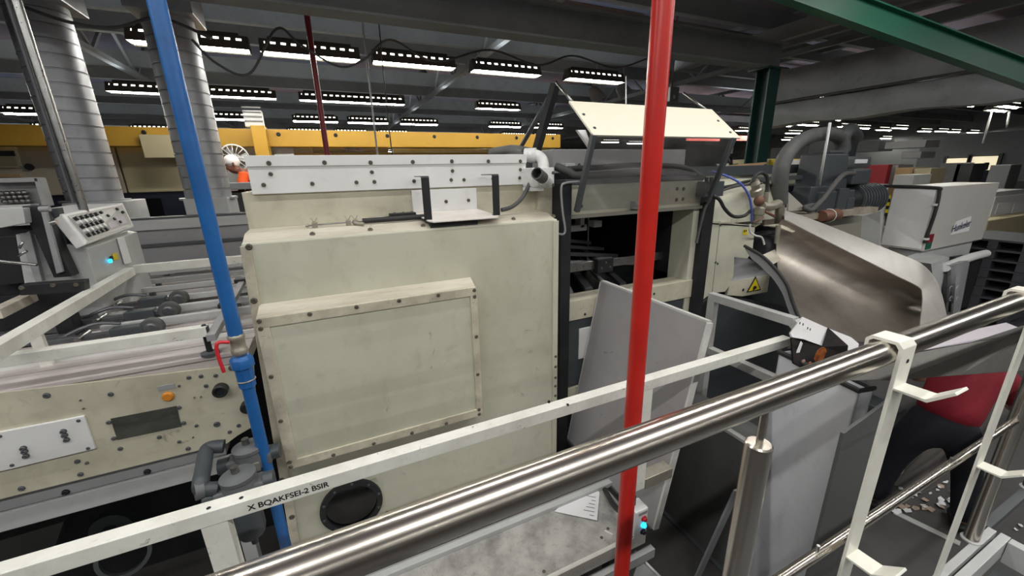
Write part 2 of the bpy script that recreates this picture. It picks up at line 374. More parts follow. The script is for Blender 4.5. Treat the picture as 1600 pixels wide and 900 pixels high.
M['fixture'] = mat('dark_light_housing', (60, 58, 50), 0.5)
FX, FS = fixture(True), fixture(False)
_used = {}
def light(x, y, z=4.1, full=True, label=None, group=None, rz=0.0):
    src = FX if full else FS
    o = src if not _used.get(full) else copytree(src)
    _used[full] = True
    o.location = (x, y, z); o.rotation_euler = (0, 0, rz)
    if 'group' in o: del o['group']
    tag(o, label, 'light', group); return o
near = ['lit strip light behind the blue pole and the right duct', 'lit strip light left of the dark red pole, longest bright strip', 'lit strip light right of the dark red pole, near row',
        'lit strip light above the right half of the white cover, near row', 'lit strip light just above the raised cream flap']
for x, l in zip((-1.89, -0.53, 0.89, 2.43, 4.24), near): light(x, 6.78, label=l)
for x, l in zip((-3.4, -1.92, -0.25, 0.75, 3.8), ('second-row strip light between the two ducts', 'second-row strip light right of the right duct', 'second-row strip light behind the dark red pole', 'second-row strip light overlapping the one behind the red pole', 'second-row strip light above the middle of the gold gantry')):
    light(x, 10.4, label=l)
light(-6.2, 10.4, label='second-row strip light at the left edge behind the thin pipe')
g = 'lit strip lights of the far rows'
for y, xs in ((14.05, (-10.2, -6.6, -2.6, -0.6, 0.9, 2.5, 5.6, 7.4)), (17.7, (-11.5, -7.8, -5.5, -1.0, 0.6, 2.2, 7.6, 9.3)), (21.4, (-12, -8, -4.5, 0.2, 1.8, 8.6, 10.2)),
              (25, (-9, 2.4, 4.2, 6.0, 11.4)), (30, (-12, -6, 4, 6, 12.4, 14))):
    for x in xs: light(x, y, full=False, label='far lit strip light hanging in a rear row under the dark roof', group=g)
g = 'lit strip lights over the far right of the hall'
for (px, py) in ((1490, 163), (1545, 172), (1562, 166), (1282, 186), (1298, 183), (1248, 195), (1310, 198), (1334, 200), (1370, 203), (1395, 200), (1435, 205), (1462, 205), (1482, 206), (1512, 207), (1567, 208), (1222, 218), (1252, 220), (1205, 196), (1228, 208), (1150, 204), (1170, 207), (1376, 216), (940, 222), (980, 224)):
    p = P(px, py, Z=4.1)
    light(p.x, p.y, full=False, label='added strip light brightening the far right of the hall', group=g)
# the lamps' own light, thrown downwards from the fixtures of the picture
def throw(x, y, e):
    la = bpy.data.lights.new('strip_lamp', 'AREA'); la.shape = 'RECTANGLE'; la.size = 1.2; la.size_y = 0.08; la.energy = e; la.color = (1.0, 0.985, 0.95)
    lo = bpy.data.objects.new('strip_lamp', la); COL.objects.link(lo); lo.location = (x, y, 4.09)
for x in (-1.27, 0.09, 1.51, 3.05, 4.86): throw(x, 6.78, 14)
for x in (-2.8, -1.3, 0.6, 4.4, -5.6): throw(x, 10.4, 22)
for (px, py) in ((1490, 163), (1545, 172), (1282, 186), (1248, 195), (1334, 200), (1370, 203), (1435, 205), (1482, 206), (1567, 208), (1205, 196)):
    p = P(px, py, Z=4.1); throw(p.x + 0.62, p.y, 45)
for x, y in ((9.5, 3.2), (12.0, 4.2), (12.5, 7.0)):  # lamps and fixtures added to brighten the goods at the far right
    throw(x, y, 40); light(x - 0.62, y, full=False, label='added strip light brightening the far right of the hall', group=g)
# lamps of the same rows that hang above and behind the camera, outside the picture
for y, e in ((-8.0, 13.0), (-4.35, 12.0), (-0.75, 31.0), (1.6, 16.0)):
    for k in range(9):
        x = -4.6 + k * 1.75
        if y > 1 and x > 5: continue
        la = bpy.data.lights.new('strip_lamp', 'AREA'); la.shape = 'RECTANGLE'; la.size = 1.22; la.size_y = 0.06; la.energy = e
        la.color = (1.0, 0.985, 0.95)
        lo = bpy.data.objects.new('strip_lamp', la); COL.objects.link(lo); lo.location = (x, y, 4.1)
# area lamps added to brighten the roof, standing for the slotted lamp tops
for y, x0, x1, e in ((-0.55, -5, 10, 60), (2.3, -5, 6, 40), (6.78, -6, 7, 60), (10.4, -8, 8, 62), (14.05, -11, 9, 65), (17.7, -12, 11, 90), (23, -12, 14, 120), (6.0, 12, 22, 60), (9.0, 11, 24, 80), (14, 11, 26, 90)):
    la = bpy.data.lights.new('added_uplight', 'AREA'); la.shape = 'RECTANGLE'; la.size = x1 - x0; la.size_y = 0.2; la.energy = e; la.color = (0.9, 0.95, 1.0)
    lo = bpy.data.objects.new('added_uplight', la); COL.objects.link(lo); lo.location = ((x0 + x1) / 2, y, 4.36); lo.rotation_euler = (math.pi, 0, 0)
w = bpy.data.worlds.new('world'); SC.world = w; w.use_nodes = True
w.node_tree.nodes['Background'].inputs['Color'].default_value = (0.5, 0.53, 0.56, 1); w.node_tree.nodes['Background'].inputs['Strength'].default_value = 0.02
# ---------------------------------------------------------------- guard rail of the walkway, hangers, walkway edge
YG = 0.37
def guard():
    t = thing('guard_rail', 'brushed stainless steel guard rail with thick handrail crossing the foreground', 'railing', (1.0, YG, 1.03))
    zc = CZ - 0.5 * YG / 0.5 * 1.0 - 0.0
    zc = P(1000, 693, Y=YG).z
    MB().cyl((-1.2, YG, zc), (6.5, YG, zc), 0.0255, 40).build('handrail', 'stain', t)
    zm = P(1240, 890, Y=YG).z
    MB().cyl((0.66, YG, zm), (6.5, YG, zm), 0.0115, 24).build('middle_rail', 'stain', t)
    px = P(1185, 700, Y=YG).x
    for i, (x, top) in enumerate(((px, True), (P(1537, 790, Y=YG).x, True), (P(1590, 790, Y=YG).x + 0.08, True))):
        mb = MB(); r = 0.0225
        z1 = zc - 0.098
        mb.lathe((x, YG, 1.03), (0, 0, 1), [(r, 0), (r, z1 - 1.03 - 0.003), (r - 0.003, z1 - 1.03)], 32)
        p = mb.build('post', 'stainpost', t)
        mb = MB(); mb.cyl((x, YG, z1 - 0.001), (x, YG, zc - 0.02), 0.006, 16); mb.build('saddle_pin', 'stainpost', p)
        mb = MB(); mb.lathe((x, YG, 1.03), (0, 0, 1), [(0.03, 0), (0.03, 0.005), (0.0235, 0.008)], 28); mb.build('foot_flange', 'whitegrey', p)
    for (ax, ay) in ((1277, 860), (1487, 716)):
        a = P(ax, ay, Y=YG); MB().cyl((a.x, YG, zm + 0.008), (a.x, YG, zm + 0.028), 0.004, 10).build('stud', 'steel', t)
    return zc, zm
ZH, ZM = guard()
def hanger(x, label, hooks):
    """flat bar bent over the handrail with J hooks facing the viewer's right"""
    t = thing('hose_hanger', label, 'hook', (x, YG, 1.05), 'white hangers on the handrail')
    w, th = 0.034, 0.006; r = 0.0265
    pr = [(YG + r + th, ZH - 0.035), (YG + r + th, ZH + r - 0.004), (YG + r - 0.004, ZH + r + th), (YG - r + 0.004, ZH + r + th), (YG - r - th, ZH + r - 0.006), (YG - r - th, 1.05),
          (YG - r, 1.05), (YG - r, ZH + r - 0.01), (YG - r + 0.007, ZH + r), (YG + r - 0.007, ZH + r), (YG + r, ZH + r - 0.007), (YG + r, ZH - 0.035)]
    return t, pr
def hangers():
    for (ppx, ppy, label, hk) in ((1391, 548, 'white flat steel hanger hooked over the handrail, nearer one with a hole', ((1384, 612), (1302, 884))),
                                      (1606, 470, 'white flat steel hanger hooked over the handrail, farther one near the right edge', ((1594, 512), (1507, 742)))):
        a = P(ppx, ppy, Z=ZH); x = a.x
        t, pr = hanger(x, label, hk)
        w = 0.055
        mb = MB(); mb.slab([(x - w / 2, y, z) for (y, z) in pr], (w, 0, 0), 0.0012)
        bar = mb.build('bar', 'hangerwhite', t)
        if ppx < 1500:
            hole = MB().cyl((x + 0.004, YG - 0.0265 - 0.0062, ZH - 0.012), (x + 0.004, YG - 0.0265 - 0.0072, ZH - 0.012), 0.0045, 14)
            hole.build('bolt_hole', 'black', bar)
        y = YG - 0.0265 - 0.006; th = 0.005
        for hp in hk:
            z = P(hp[0], hp[1], Y=y).z; w2 = 0.05
            q = [(y, z), (y - 0.05, z), (y - 0.085, z + 0.035), (y - 0.089, z + 0.031), (y - 0.053, z - th), (y, z - th)]
            mb = MB(); mb.slab([(x - w2 / 2, a_, b_) for (a_, b_) in q], (w2, 0, 0), 0.001); mb.build('hook', 'hangerwhite', t)
M['hangerwhite'] = mat('white_powder_coat', (232, 231, 220), 0.35, dirt=(196, 194, 178), amount=0.3, scale=20)
hangers()
def walkway():
    z = 1.03; xe = P(1540, 825, Z=z).x
    t = thing('walkway_platform', 'raised steel walkway edge with pale channel frame at the lower right corner', 'platform', (xe - 0.3, 0.2, 0))
    MB().box(xe - 2.2, xe + 0.02, YG - 0.03, YG - 0.005, z - 0.08, z, 0.002).build('edge_channel', 'whitegrey', t)
    MB().box(xe - 2.2, xe + 0.02, YG - 0.068, YG - 0.04, z - 0.08, z + 0.004, 0.002).build('edge_channel', 'whitegrey', t)
    MB().box(xe - 2.2, xe - 0.03, -0.9, YG - 0.07, z - 0.14, z - 0.12).build('tread', 'dgrey', t)
    MB().box(xe - 0.02, xe + 0.02, -0.9, YG - 0.07, z - 0.10, z + 0.002, 0.002).build('end_channel', 'whitegrey', t)
    MB().box(xe + 0.02, xe + 0.95, YG - 0.012, YG + 0.018, z - 0.03, z - 0.001).build('post_plate', 'dgrey', t)
    for x, y in ((xe - 2.1, -0.8), (xe - 0.05, -0.8)):
        MB().box(x - 0.03, x + 0.03, y - 0.03, y + 0.03, 0, z - 0.14).build('leg', 'whitegrey', t)
walkway()
# ---------------------------------------------------------------- white tube railing, gate frame at its end
YR = 1.2
def tube_railing():
    zt = P(620, 705, Y=YR).z
    t = thing('tube_railing', 'chipped white square tube railing in front of the press', 'railing', (0.5, YR, 0.5))
    w = 0.048
    xe = 2.2
    mb = MB().box(-1.6, xe, YR - w / 2, YR + w / 2, zt - w, zt, 0.002); rail = mb.build('top_rail', 'rail', t)
    for (ppx, ppy) in ((340, 820), (1003, 650)):
        x = P(ppx, ppy, Y=YR).x
        MB().box(x - 0.032, x + 0.032, YR - w / 2 + 0.002, YR + w / 2 - 0.002, 0.3 if ppx < 600 else 1.0, zt - w, 0.002).build('post', 'rail', t)
    for (ppx, ppy) in ((326, 794), (858, 628), (887, 632), (377, 778)):
        p = P(ppx, ppy, Z=zt); p2 = P(ppx, ppy, Y=YR - w / 2)
        if abs(p.y - YR) < w / 2: bolt(rail, (p.x, p.y, zt), (0, 0, 1), 0.005, 0.002, 'black', 'rivet')
        else: bolt(rail, (p2.x, YR - w / 2, p2.z), (0, -1, 0), 0.005, 0.002, 'black', 'rivet')
    a = P(452, 772, Y=YR - w / 2)
    text('handwriting', 'X BQAKFSEI-2 BSIR', 'ink', (a.x, YR - w / 2, zt - w / 2 - 0.004), (1, 0, 0), (0, 0, 1), 0.026, rail, 0.0006, 0.0006)
    xf = 2.25; zf = 1.7
    g = thing('gate_frame', 'pale grey square tube frame standing behind the end of the white railing', 'frame', (xf, 1.5, 0.0))
    w = 0.05
    ya, yb = 1.72, 1.2
    MB().box(xf - w / 2, xf + w / 2, ya - w / 2, ya + w / 2, 0.0, zf, 0.002).build('post', 'framegrey', g)
    MB().box(xf - w / 2, xf + w / 2, yb, ya - w / 2, zf - w, zf, 0.002).build('top_bar', 'framegrey', g)
    MB().box(xf - w / 2, xf + w / 2, yb, ya - w / 2, 1.27, 1.27 + w, 0.002).build('middle_bar', 'framegrey', g)
    MB().bar((xf, yb + 0.01, zf - w / 2), (xf + 0.01, yb - 0.12, zf - 0.13), w, w, bev=0.002).build('bent_corner', 'framegrey', g)
    MB().box(xf - w / 2, xf + w / 2, yb - 0.13, yb - 0.08, 0.0, zf - 0.14, 0.002).build('post', 'framegrey', g)
tube_railing()
# ---------------------------------------------------------------- red and blue pipes from the roof
def pipes():
    p = P(1000, 500, Y=0.95)
    t = thing('red_pipe', 'bright red vertical pipe between the white railing and the stainless handrail', 'pipe', (p.x, 0.95, 0))
    MB().cyl((p.x, 0.95, 0.0), (p.x, 0.95, 5.58), 0.0302, 28).build('pipe', 'red', t)
    MB().lathe((p.x, 0.95, 0), (0, 0, 1), [(0.08, 0.0), (0.08, 0.012), (0.035, 0.016)], 24).build('floor_flange', 'red', t)
    yb = 1.82; q = P(320, 320, Y=yb); x = q.x
    t = thing('blue_pipe', 'blue vertical air pipe with red lever valve at the left of the press', 'pipe', (x, yb, 0))
    zv = P(384, 525, Y=yb).z
    MB().cyl((x, yb, zv), (x, yb, 5.58), 0.0265, 24).build('upper_pipe', 'blue', t)
    MB().cyl((x, yb, 0.45), (x, yb, zv - 0.1), 0.0235, 24).build('lower_pipe', 'blue', t)
    v = MB().lathe((x, yb, zv - 0.07), (0, 0, 1), [(0.028, 0), (0.031, 0.005), (0.031, 0.02), (0.027, 0.025), (0.027, 0.06), (0.031, 0.065), (0.031, 0.08), (0.027, 0.085)], 8).build('ball_valve', 'zinc', t)
    mb = MB(); mb.tube(bez([(x - 0.02, yb - 0.03, zv - 0.005), (x - 0.055, yb - 0.04, zv + 0.002), (x - 0.062, yb - 0.045, zv - 0.04), (x - 0.055, yb - 0.05, zv - 0.12)], 6), [0.007] * 18 + [0.006], 10); mb.build('lever', 'redplastic', v)
    MB().lathe((x, yb, zv - 0.135), (0, 0, 1), [(0.026, -0.09), (0.032, -0.085), (0.034, 0), (0.043, 0.005), (0.043, 0.04), (0.036, 0.05), (0.03, 0.055)], 8).build('union_nut', 'blue', t)
    MB().tube([(x + 0.034 * math.cos(a / 10 * 6.283), yb + 0.034 * math.sin(a / 10 * 6.283), zv - 0.19) for a in range(11)], 0.003, 6, False).build('wire_clip', 'zinc', t)
    # thin steel conduit at the far left and small pipes
    xa = P(25, 0, Y=3.2).x
    t = thing('conduit', 'thin bare steel conduit pipe at the left, in front of the left duct', 'pipe', (xa, 3.2, 0))
    zb = P(120, 317, Y=3.2).z
    MB().cyl((xa, 3.2, 1.6), (xa, 3.2, 5.58), 0.021, 16).build('tube', 'steel', t)
    MB().cyl((xa - 0.034, 3.2, zb), (xa - 0.034, 3.2, 5.58), 0.009, 12).build('tube', 'dgrey', t)
    xa = P(482, 42, Y=5.0).x
    t = thing('red_drop_pipe', 'thin dark red pipe dropping from the grey roof beam behind the press', 'pipe', (xa, 5.0, 2.3))
    MB().cyl((xa, 5.0, 2.3), (xa, 5.0, 5.58), 0.028, 16).build('pipe', 'maroon', t)
    a = P(575, 110, Y=5.2); b = P(582, 195, Y=5.2)
    o = MB().cyl((a.x, 5.2, 2.5), (a.x, 5.2, 5.58), 0.011, 10).build('thin_pipe', 'whitegrey'); tag(o, 'thin pale pipe dropping between the near strip lights', 'pipe')
    a = P(594, 60, Y=4.6)
    o = MB().tube(bez([(a.x, 4.6, 5.58), (a.x + 0.005, 4.6, 4.2), (a.x - 0.005, 4.6, 3.4), (a.x, 4.6, 2.7)], 6), 0.006, 8).build('hanging_cable', 'black'); tag(o, 'thin black cable hanging from the grey roof beam', 'cable')
    pts = [(110, 5), (180, 40), (260, 22)]
    o = MB().tube(bez([P(30, 8, Y=4.6), P(110, 35, Y=4.6), P(180, 43, Y=4.6), P(250, 28, Y=4.6), P(330, 60, Y=4.6)], 8), 0.012, 8).build('sagging_cable', 'hose'); tag(o, 'grey cable sagging between the two ducts under the roof', 'cable')
    o = MB().tube(bez([P(300, 62, Y=4.7), P(340, 100, Y=4.7), P(390, 115, Y=4.7), P(432, 45, Y=4.7), P(470, 70, Y=4.7), P(530, 104, Y=4.7), P(570, 92, Y=4.7), P(610, 62, Y=4.7), P(680, 96, Y=4.7), P(765, 78, Y=4.7), P(840, 102, Y=4.7), P(895, 87, Y=4.7), P(960, 106, Y=4.7), P(1010, 92, Y=4.7)], 8), 0.011, 8).build('looping_cable', 'hose'); tag(o, 'long grey cable looping along the roof beam past the near strip lights', 'cable')
pipes()
# ---------------------------------------------------------------- the die-cutting press: big cream box, white top cover
def press():
    t = thing('die_cutting_press', 'large cream press housing with bolted panel, round porthole and white top cover', 'machine', (0.45, 2.9, 0))
    Yf = 2.0; xl, xr = -0.36, 1.205; zt = 2.235
    # main front box (slightly tapering left edge, sloped bolt strip on top)
    mb = MB()
    mb.hexa([(xl - 0.075, Yf, 0.35), (xr, Yf, 0.35), (xr, Yf + 1.2, 0.35), (xl - 0.075, Yf + 1.2, 0.35), (xl, Yf, zt), (xr, Yf, zt), (xr, Yf + 1.2, zt), (xl, Yf + 1.2, zt)], 0.008)
    mb.build('front_box', 'cream', t)
    mb = MB(); mb.hexa([(xl, Yf + 0.006, zt - 0.01), (xr, Yf + 0.006, zt - 0.01), (xr, Yf + 0.25, zt - 0.01), (xl, Yf + 0.25, zt - 0.01), (xl + 0.004, Yf + 0.1, zt + 0.03), (xr - 0.01, Yf + 0.1, zt + 0.03), (xr - 0.01, Yf + 0.25, zt + 0.034), (xl + 0.004, Yf + 0.25, zt + 0.034)], 0.003)
    led = mb.build('top_ledge', 'creamdirty', t)
    for ax, ay in ((490, 377), (580, 369), (662, 362), (736, 356), (803, 349), (865, 347)):
        p = P(ax, ay, Y=Yf + 0.05); bolt(led, (p.x, Yf + 0.052, zt + 0.01), (0, -0.9, 0.42), 0.011)
    # left flange with bolts
    mb = MB(); mb.hexa([(xl - 0.078, Yf - 0.012, 0.35), (xl - 0.035, Yf - 0.012, 0.35), (xl - 0.035, Yf, 0.35), (xl - 0.078, Yf, 0.35), (xl - 0.004, Yf - 0.012, zt - 0.01), (xl + 0.036, Yf - 0.012, zt - 0.01), (xl + 0.036, Yf, zt - 0.01), (xl - 0.004, Yf, zt - 0.01)], 0.003)
    fl = mb.build('edge_flange', 'cream_edge', t)
    for ax, ay in ((389, 386), (397, 470), (440, 750), (456, 808)):
        p = P(ax, ay, Y=Yf - 0.012); bolt(fl, (p.x, Yf - 0.012, p.z), (0, -1, 0), 0.012)
    mb = MB().box(xr - 0.03, xr + 0.006, Yf - 0.008, Yf, 0.35, zt - 0.01, 0.002); fr = mb.build('edge_flange', 'cream', t)
    for ay in (557, 573, 590, 603, 618):
        p = P(868, ay, Y=Yf - 0.008); bolt(fr, (xr - 0.008, Yf - 0.008, p.z), (0, -1, 0), 0.008)
    # protruding access panel: sloped roof, frame, recessed sheet
    Yp = 1.88
    x0, x1, z0, z1 = -0.345, 0.645, 1.162, 1.93
    mb = MB(); mb.hexa([(x0, Yp + 0.016, z0), (x1, Yp + 0.016, z0), (x1 + 0.01, Yf, z0 - 0.005), (x0, Yf, z0 - 0.005), (x0, Yp + 0.016, z1), (x1, Yp + 0.016, z1), (x1 + 0.012, Yf, z1 + 0.026), (x0 + 0.004, Yf, z1 + 0.03)], 0.004)
    hb = mb.build('access_housing', 'creamdirty', t)
    MB().box(x0 + 0.03, x1 - 0.03, Yp + 0.006, Yp + 0.017, z0 + 0.03, z1 - 0.03).build('access_sheet', 'cream', hb)
    fw = 0.045
    fr = thing('x', '', '', (0, 0, 0)); bpy.data.objects.remove(fr)
    for nm, b in (('frame_strip', (x0, x1, z1 - fw, z1)), ('frame_strip', (x0, x1, z0, z0 + fw)), ('frame_strip', (x0 - 0.004, x0 + fw, z0 + fw, z1 - fw)), ('frame_strip', (x1 - fw + 0.01, x1 + 0.002, z0 + fw, z1 - fw))):
        MB().box(b[0], b[1], Yp - 0.002, Yp + 0.018, b[2], b[3], 0.0025).build(nm, 'cream_edge', hb)
    for ax, ay in ((405, 502), (407, 514), (484, 491), (557, 480), (623.5, 470), (685, 461.5), (742.5, 453.5), (742.5, 463.5), (744.5, 526), (746.5, 585), (748.5, 640), (749, 649), (697.5, 663), (644, 679), (584.5, 695.5), (521.5, 713.5), (452, 733), (450, 723), (437, 658.5), (422.5, 589)):
        p = P(ax, ay, Y=Yp - 0.002)
        bolt(hb, (min(max(p.x, x0 + 0.012), x1 - 0.012), Yp - 0.002, min(max(p.z, z0 + 0.012), z1 - 0.012)), (0, -1, 0), 0.0085)
    # round porthole
    c = P(550, 788, Y=Yf); c = V((c.x, Yf, c.z)); R = 0.162
    MB().ring(c - V((0, 0.02, 0)), (0, 1, 0), R, R - 0.03, 0.021, 40).build('porthole_ring', 'black', t)
    por = t.children[-1]
    MB().cyl(c - V((0, 0.006, 0)), c - V((0, 0.001, 0)), R - 0.026, 40).build('porthole_glass', 'darkglass', por)
    for k in range(10):
        a = 2 * math.pi * k / 10 + 0.2
        bolt(por, c + V(((R - 0.014) * math.cos(a), -0.02, (R - 0.014) * math.sin(a))), (0, -1, 0), 0.007, 0.005, 'dgrey')
    p = P(605, 801, Y=Yf); bolt(t, (p.x, Yf, p.z), (0, -1, 0), 0.01)
    # upper body and white cover
    Yu = 2.25
    MB().box(xl - 0.0, 1.21, Yu + 0.004, 3.6, 0.3, 2.44, 0.004).build('upper_body', 'cream2', t)
    MB().box(1.2, 1.305, Yu - 0.02, Yu + 0.02, 0.3, 2.44, 0.003).build('end_sheet', 'cream2', t)
    mb = MB().box(-0.315, 1.125, Yu - 0.01, 3.55, 2.428, 2.6, 0.003); cov = mb.build('top_cover', 'white', t)
    MB().box(-0.318, 1.127, Yu - 0.016, Yu - 0.009, 2.553, 2.603, 0.002).build('cover_strip', 'white', cov)
    for ax, ay in ((420, 255), (507, 254), (579, 254), (645, 253), (706, 252), (763, 252), (813, 252)):
        p = P(ax, ay, Y=Yu - 0.016); bolt(cov, (p.x, Yu - 0.016, p.z), (0, -1, 0), 0.0095)
    for ax, ay in ((423, 272), (581, 269), (707, 267), (412, 289), (488, 287), (557, 285), (585, 284), (647, 283), (705, 281), (725, 281), (770, 279), (813, 265), (812, 278)):
        p = P(ax, ay, Y=Yu - 0.01); bolt(cov, (p.x, Yu - 0.01, p.z), (0, -1, 0), 0.0088)
    # dark ventilation duct behind the cover end and white outlet elbow on a bracket
    MB().box(1.128, 1.2, Yu + 0.05, 3.3, 2.46, 2.62).build('end_duct', 'dgrey', t)
    # tool tray on the ledge, with two black straps
    bx0, bx1 = 0.425, 0.8; zb = P(644, 332, Y=Yu).z; zf = 2.305
    yf = 1.99
    mb = MB(); mb.box(bx0, bx1, Yu - 0.008, Yu + 0.004, zb, P(643, 297.5, Y=Yu).z, 0.002)
    tr = mb.build('tray_back', 'white', t)
    fl_, fr_ = P(671, 347, Y=yf), P(784, 339, Y=yf)
    zt_ = fl_.z
    mb = MB(); mb.slab([(bx0, Yu - 0.006, zb), (bx1, Yu - 0.006, zb), (fr_.x, yf + 0.05, zt_ + 0.005), (fr_.x - 0.02, yf, zt_), (fl_.x + 0.02, yf, zt_), (fl_.x - 0.0, yf + 0.03, zt_ + 0.004)], (0, 0, -0.006), 0.001)
    ts = mb.build('tray_shelf', 'traytop', tr)
    for ax, ay in ((697, 315), (732, 313)):
        p = P(ax, ay, Y=Yu - 0.008); bolt(tr, (p.x, Yu - 0.008, p.z), (0, -1, 0), 0.009)
    MB().box(bx0 + 0.04, bx1 - 0.08, yf + 0.03, Yu - 0.03, zt_ - 0.035, zt_ - 0.008).build('tray_base', 'black', tr)
    for (tx, ty, bx, by, lx) in ((666, 275, 669, 338, 653), (777, 272, 776, 330, 763)):
        p = P(bx, by, Y=yf + 0.05); hgt = P(tx, ty, Y=yf + 0.05).z; L_ = abs(P(lx, ty, Y=yf + 0.05).x - p.x)
        zs = zt_ + 0.004; w = 0.04; y0 = yf + 0.05; b_ = 0.17
        mb = MB(); pr = [(y0 + b_, hgt), (y0 + 0.008, hgt), (y0, hgt - 0.008), (y0, zs), (y0 + 0.11, zs), (y0 + 0.11, zs + 0.004), (y0 + 0.004, zs + 0.004), (y0 + 0.004, hgt - 0.009), (y0 + 0.009, hgt - 0.004), (y0 + b_, hgt - 0.004)]
        mb.slab([(p.x - w / 2, a_, c_) for a_, c_ in pr], (w, 0, 0), 0.0008)
        mb.build('strap', 'black', ts)
    return t
M['traytop'] = mat('dusty_white_tray', (222, 218, 212), 0.45, dirt=(196, 170, 152), amount=0.5, scale=6)
m = mat('dark_glass', (10, 11, 12), 0.12); M['darkglass'] = m
PRESS = press()
def press_bits():
    # air gun with wing-nut clamps lying on the ledge
    y = 2.13; z = 2.275
    a, b, c, d = P(479, 354, Y=y), P(540, 349, Y=y), P(567, 350, Y=y), P(664, 344, Y=y)
    t = thing('air_blower_rod', 'thin rod with wing-nut clamps and black cylinder lying on the press ledge', 'tool', (c.x, y, z - 0.01))
    zz = z + 0.004
    MB().cyl((a.x, y, zz), (c.x, y, zz + 0.004), 0.004, 10).build('rod', 'steel', t)
    MB().cyl((c.x, y, zz + 0.004), (d.x, y, zz + 0.006), 0.0135, 16).build('cylinder', 'rubber', t)
    MB().lathe((a.x, y, zz), (1, 0, 0), [(0.005, -0.005), (0.008, 0), (0.008, 0.01), (0.004, 0.012)], 12).build('end_cap', 'zinc', t)
    for q in (492, 545, 556):
        p = P(q, 352, Y=y); mb = MB(); mb.box(p.x - 0.012, p.x + 0.012, y - 0.012, y + 0.012, zz - 0.013, zz + 0.014, 0.003)
        for s in (-1, 1): mb.bar((p.x, y, zz + 0.012), (p.x + s * 0.014, y, zz + 0.034), 0.003, 0.01, (0, 1, 0))
        mb.build('wing_clamp', 'zinc', t)
    p = P(553, 353, Y=y); MB().tube([(p.x, y, zz), (p.x + 0.02, y - 0.03, zz - 0.004), (p.x + 0.045, y - 0.045, zz - 0.006)], 0.008, 10).build('cross_arm', 'zinc', t)
    # small black sensor box
    p, q = P(609, 346, Y=2.19), P(650, 342, Y=2.19)
    t = thing('sensor_block', 'small black block with screws beside the tray on the ledge', 'block', (p.x, 2.19, z))
    MB().box(p.x, q.x, 2.17, 2.21, z, z + 0.032, 0.004).build('body', 'black', t)
    MB().cyl((p.x - 0.1, 2.19, z + 0.016), (p.x, 2.19, z + 0.016), 0.004, 8).build('stem', 'zinc', t)
    for k in range(3): bolt(t, (p.x + 0.03 + k * 0.045, 2.19, z + 0.032), (0, 0, 1), 0.006, 0.005)
    # cable from the tray up to the elbow
    pts = [P(784, 328, Y=2.1), P(800, 323, Y=2.12), P(815, 310, Y=2.14), P(826, 290, Y=2.16), P(832, 275, Y=2.2)]
    o = MB().tube(bez(pts, 8), 0.012, 10).build('curved_hose', 'hose'); tag(o, 'dark hose curving up from the tray to the white elbow', 'hose')
    # white elbow outlet and its bracket
    yb = 2.12; a, b = P(831, 262, Y=yb), P(866, 292, Y=yb)
    t = thing('outlet_elbow', 'white plastic pipe elbow on a bolted white bracket beside the top cover', 'pipe', ((a.x + b.x) / 2, yb + 0.06, b.z))
    MB().slab([(a.x, yb, a.z), (b.x, yb, a.z), (b.x, yb, b.z + 0.02), (b.x - 0.01, yb, b.z), (a.x + 0.01, yb, b.z), (a.x, yb, b.z + 0.01)], (0, 0.125, 0), 0.004).build('bracket', 'white', t)
    br = t.children[-1]
    MB().box(a.x - 0.003, a.x + 0.08, yb + 0.002, yb + 0.12, b.z - 0.02, b.z + 0.002, 0.002).build('bracket_foot', 'white', br)
    for (ax, ay) in ((838, 266), (864, 270), (848, 289), (864, 289)):
        p = P(ax, ay, Y=yb); bolt(br, (p.x, yb, p.z), (0, -1, 0), 0.0085)
    e0, e1 = P(858, 286, Y=yb - 0.01), P(838, 270, Y=yb - 0.12)
    mid = e0.lerp(e1, 0.55)
    MB().cyl(e0 + V((0.01, 0.04, 0)), mid, 0.036, 20).build('side_branch', 'white', t)
    mb = MB(); ax = (e1 - mid).normalized(); mb.ring(mid - ax * 0.005, ax, 0.034, 0.028, (e1 - mid).length, 20); mb.cyl(mid, mid + ax * 0.01, 0.029, 20); mb.build('stub_pipe', 'hose', t)
    pts = [P(826, 243, Y=2.3), P(838, 243, Y=2.28), P(846, 248, Y=2.25), P(849, 256, Y=2.2), P(849, 266, Y=2.19)]
    MB().tube(bez(pts, 6), 0.034, 20).build('elbow', 'white', t)
    e = P(826, 243, Y=2.3); MB().cyl((e.x - 0.01, 2.33, e.z), (e.x + 0.045, 2.285, e.z), 0.045, 20).build('collar', 'white', t)
    # grey hose running into the elbow along the cover
    pts = [P(770, 240, Y=2.9), P(800, 236, Y=2.6), P(823, 240, Y=2.33)]
    o = MB().tube(bez(pts, 8), 0.04, 14).build('supply_hose', 'hose'); tag(o, 'thick grey hose entering the white elbow from behind the cover', 'hose')
press_bits()
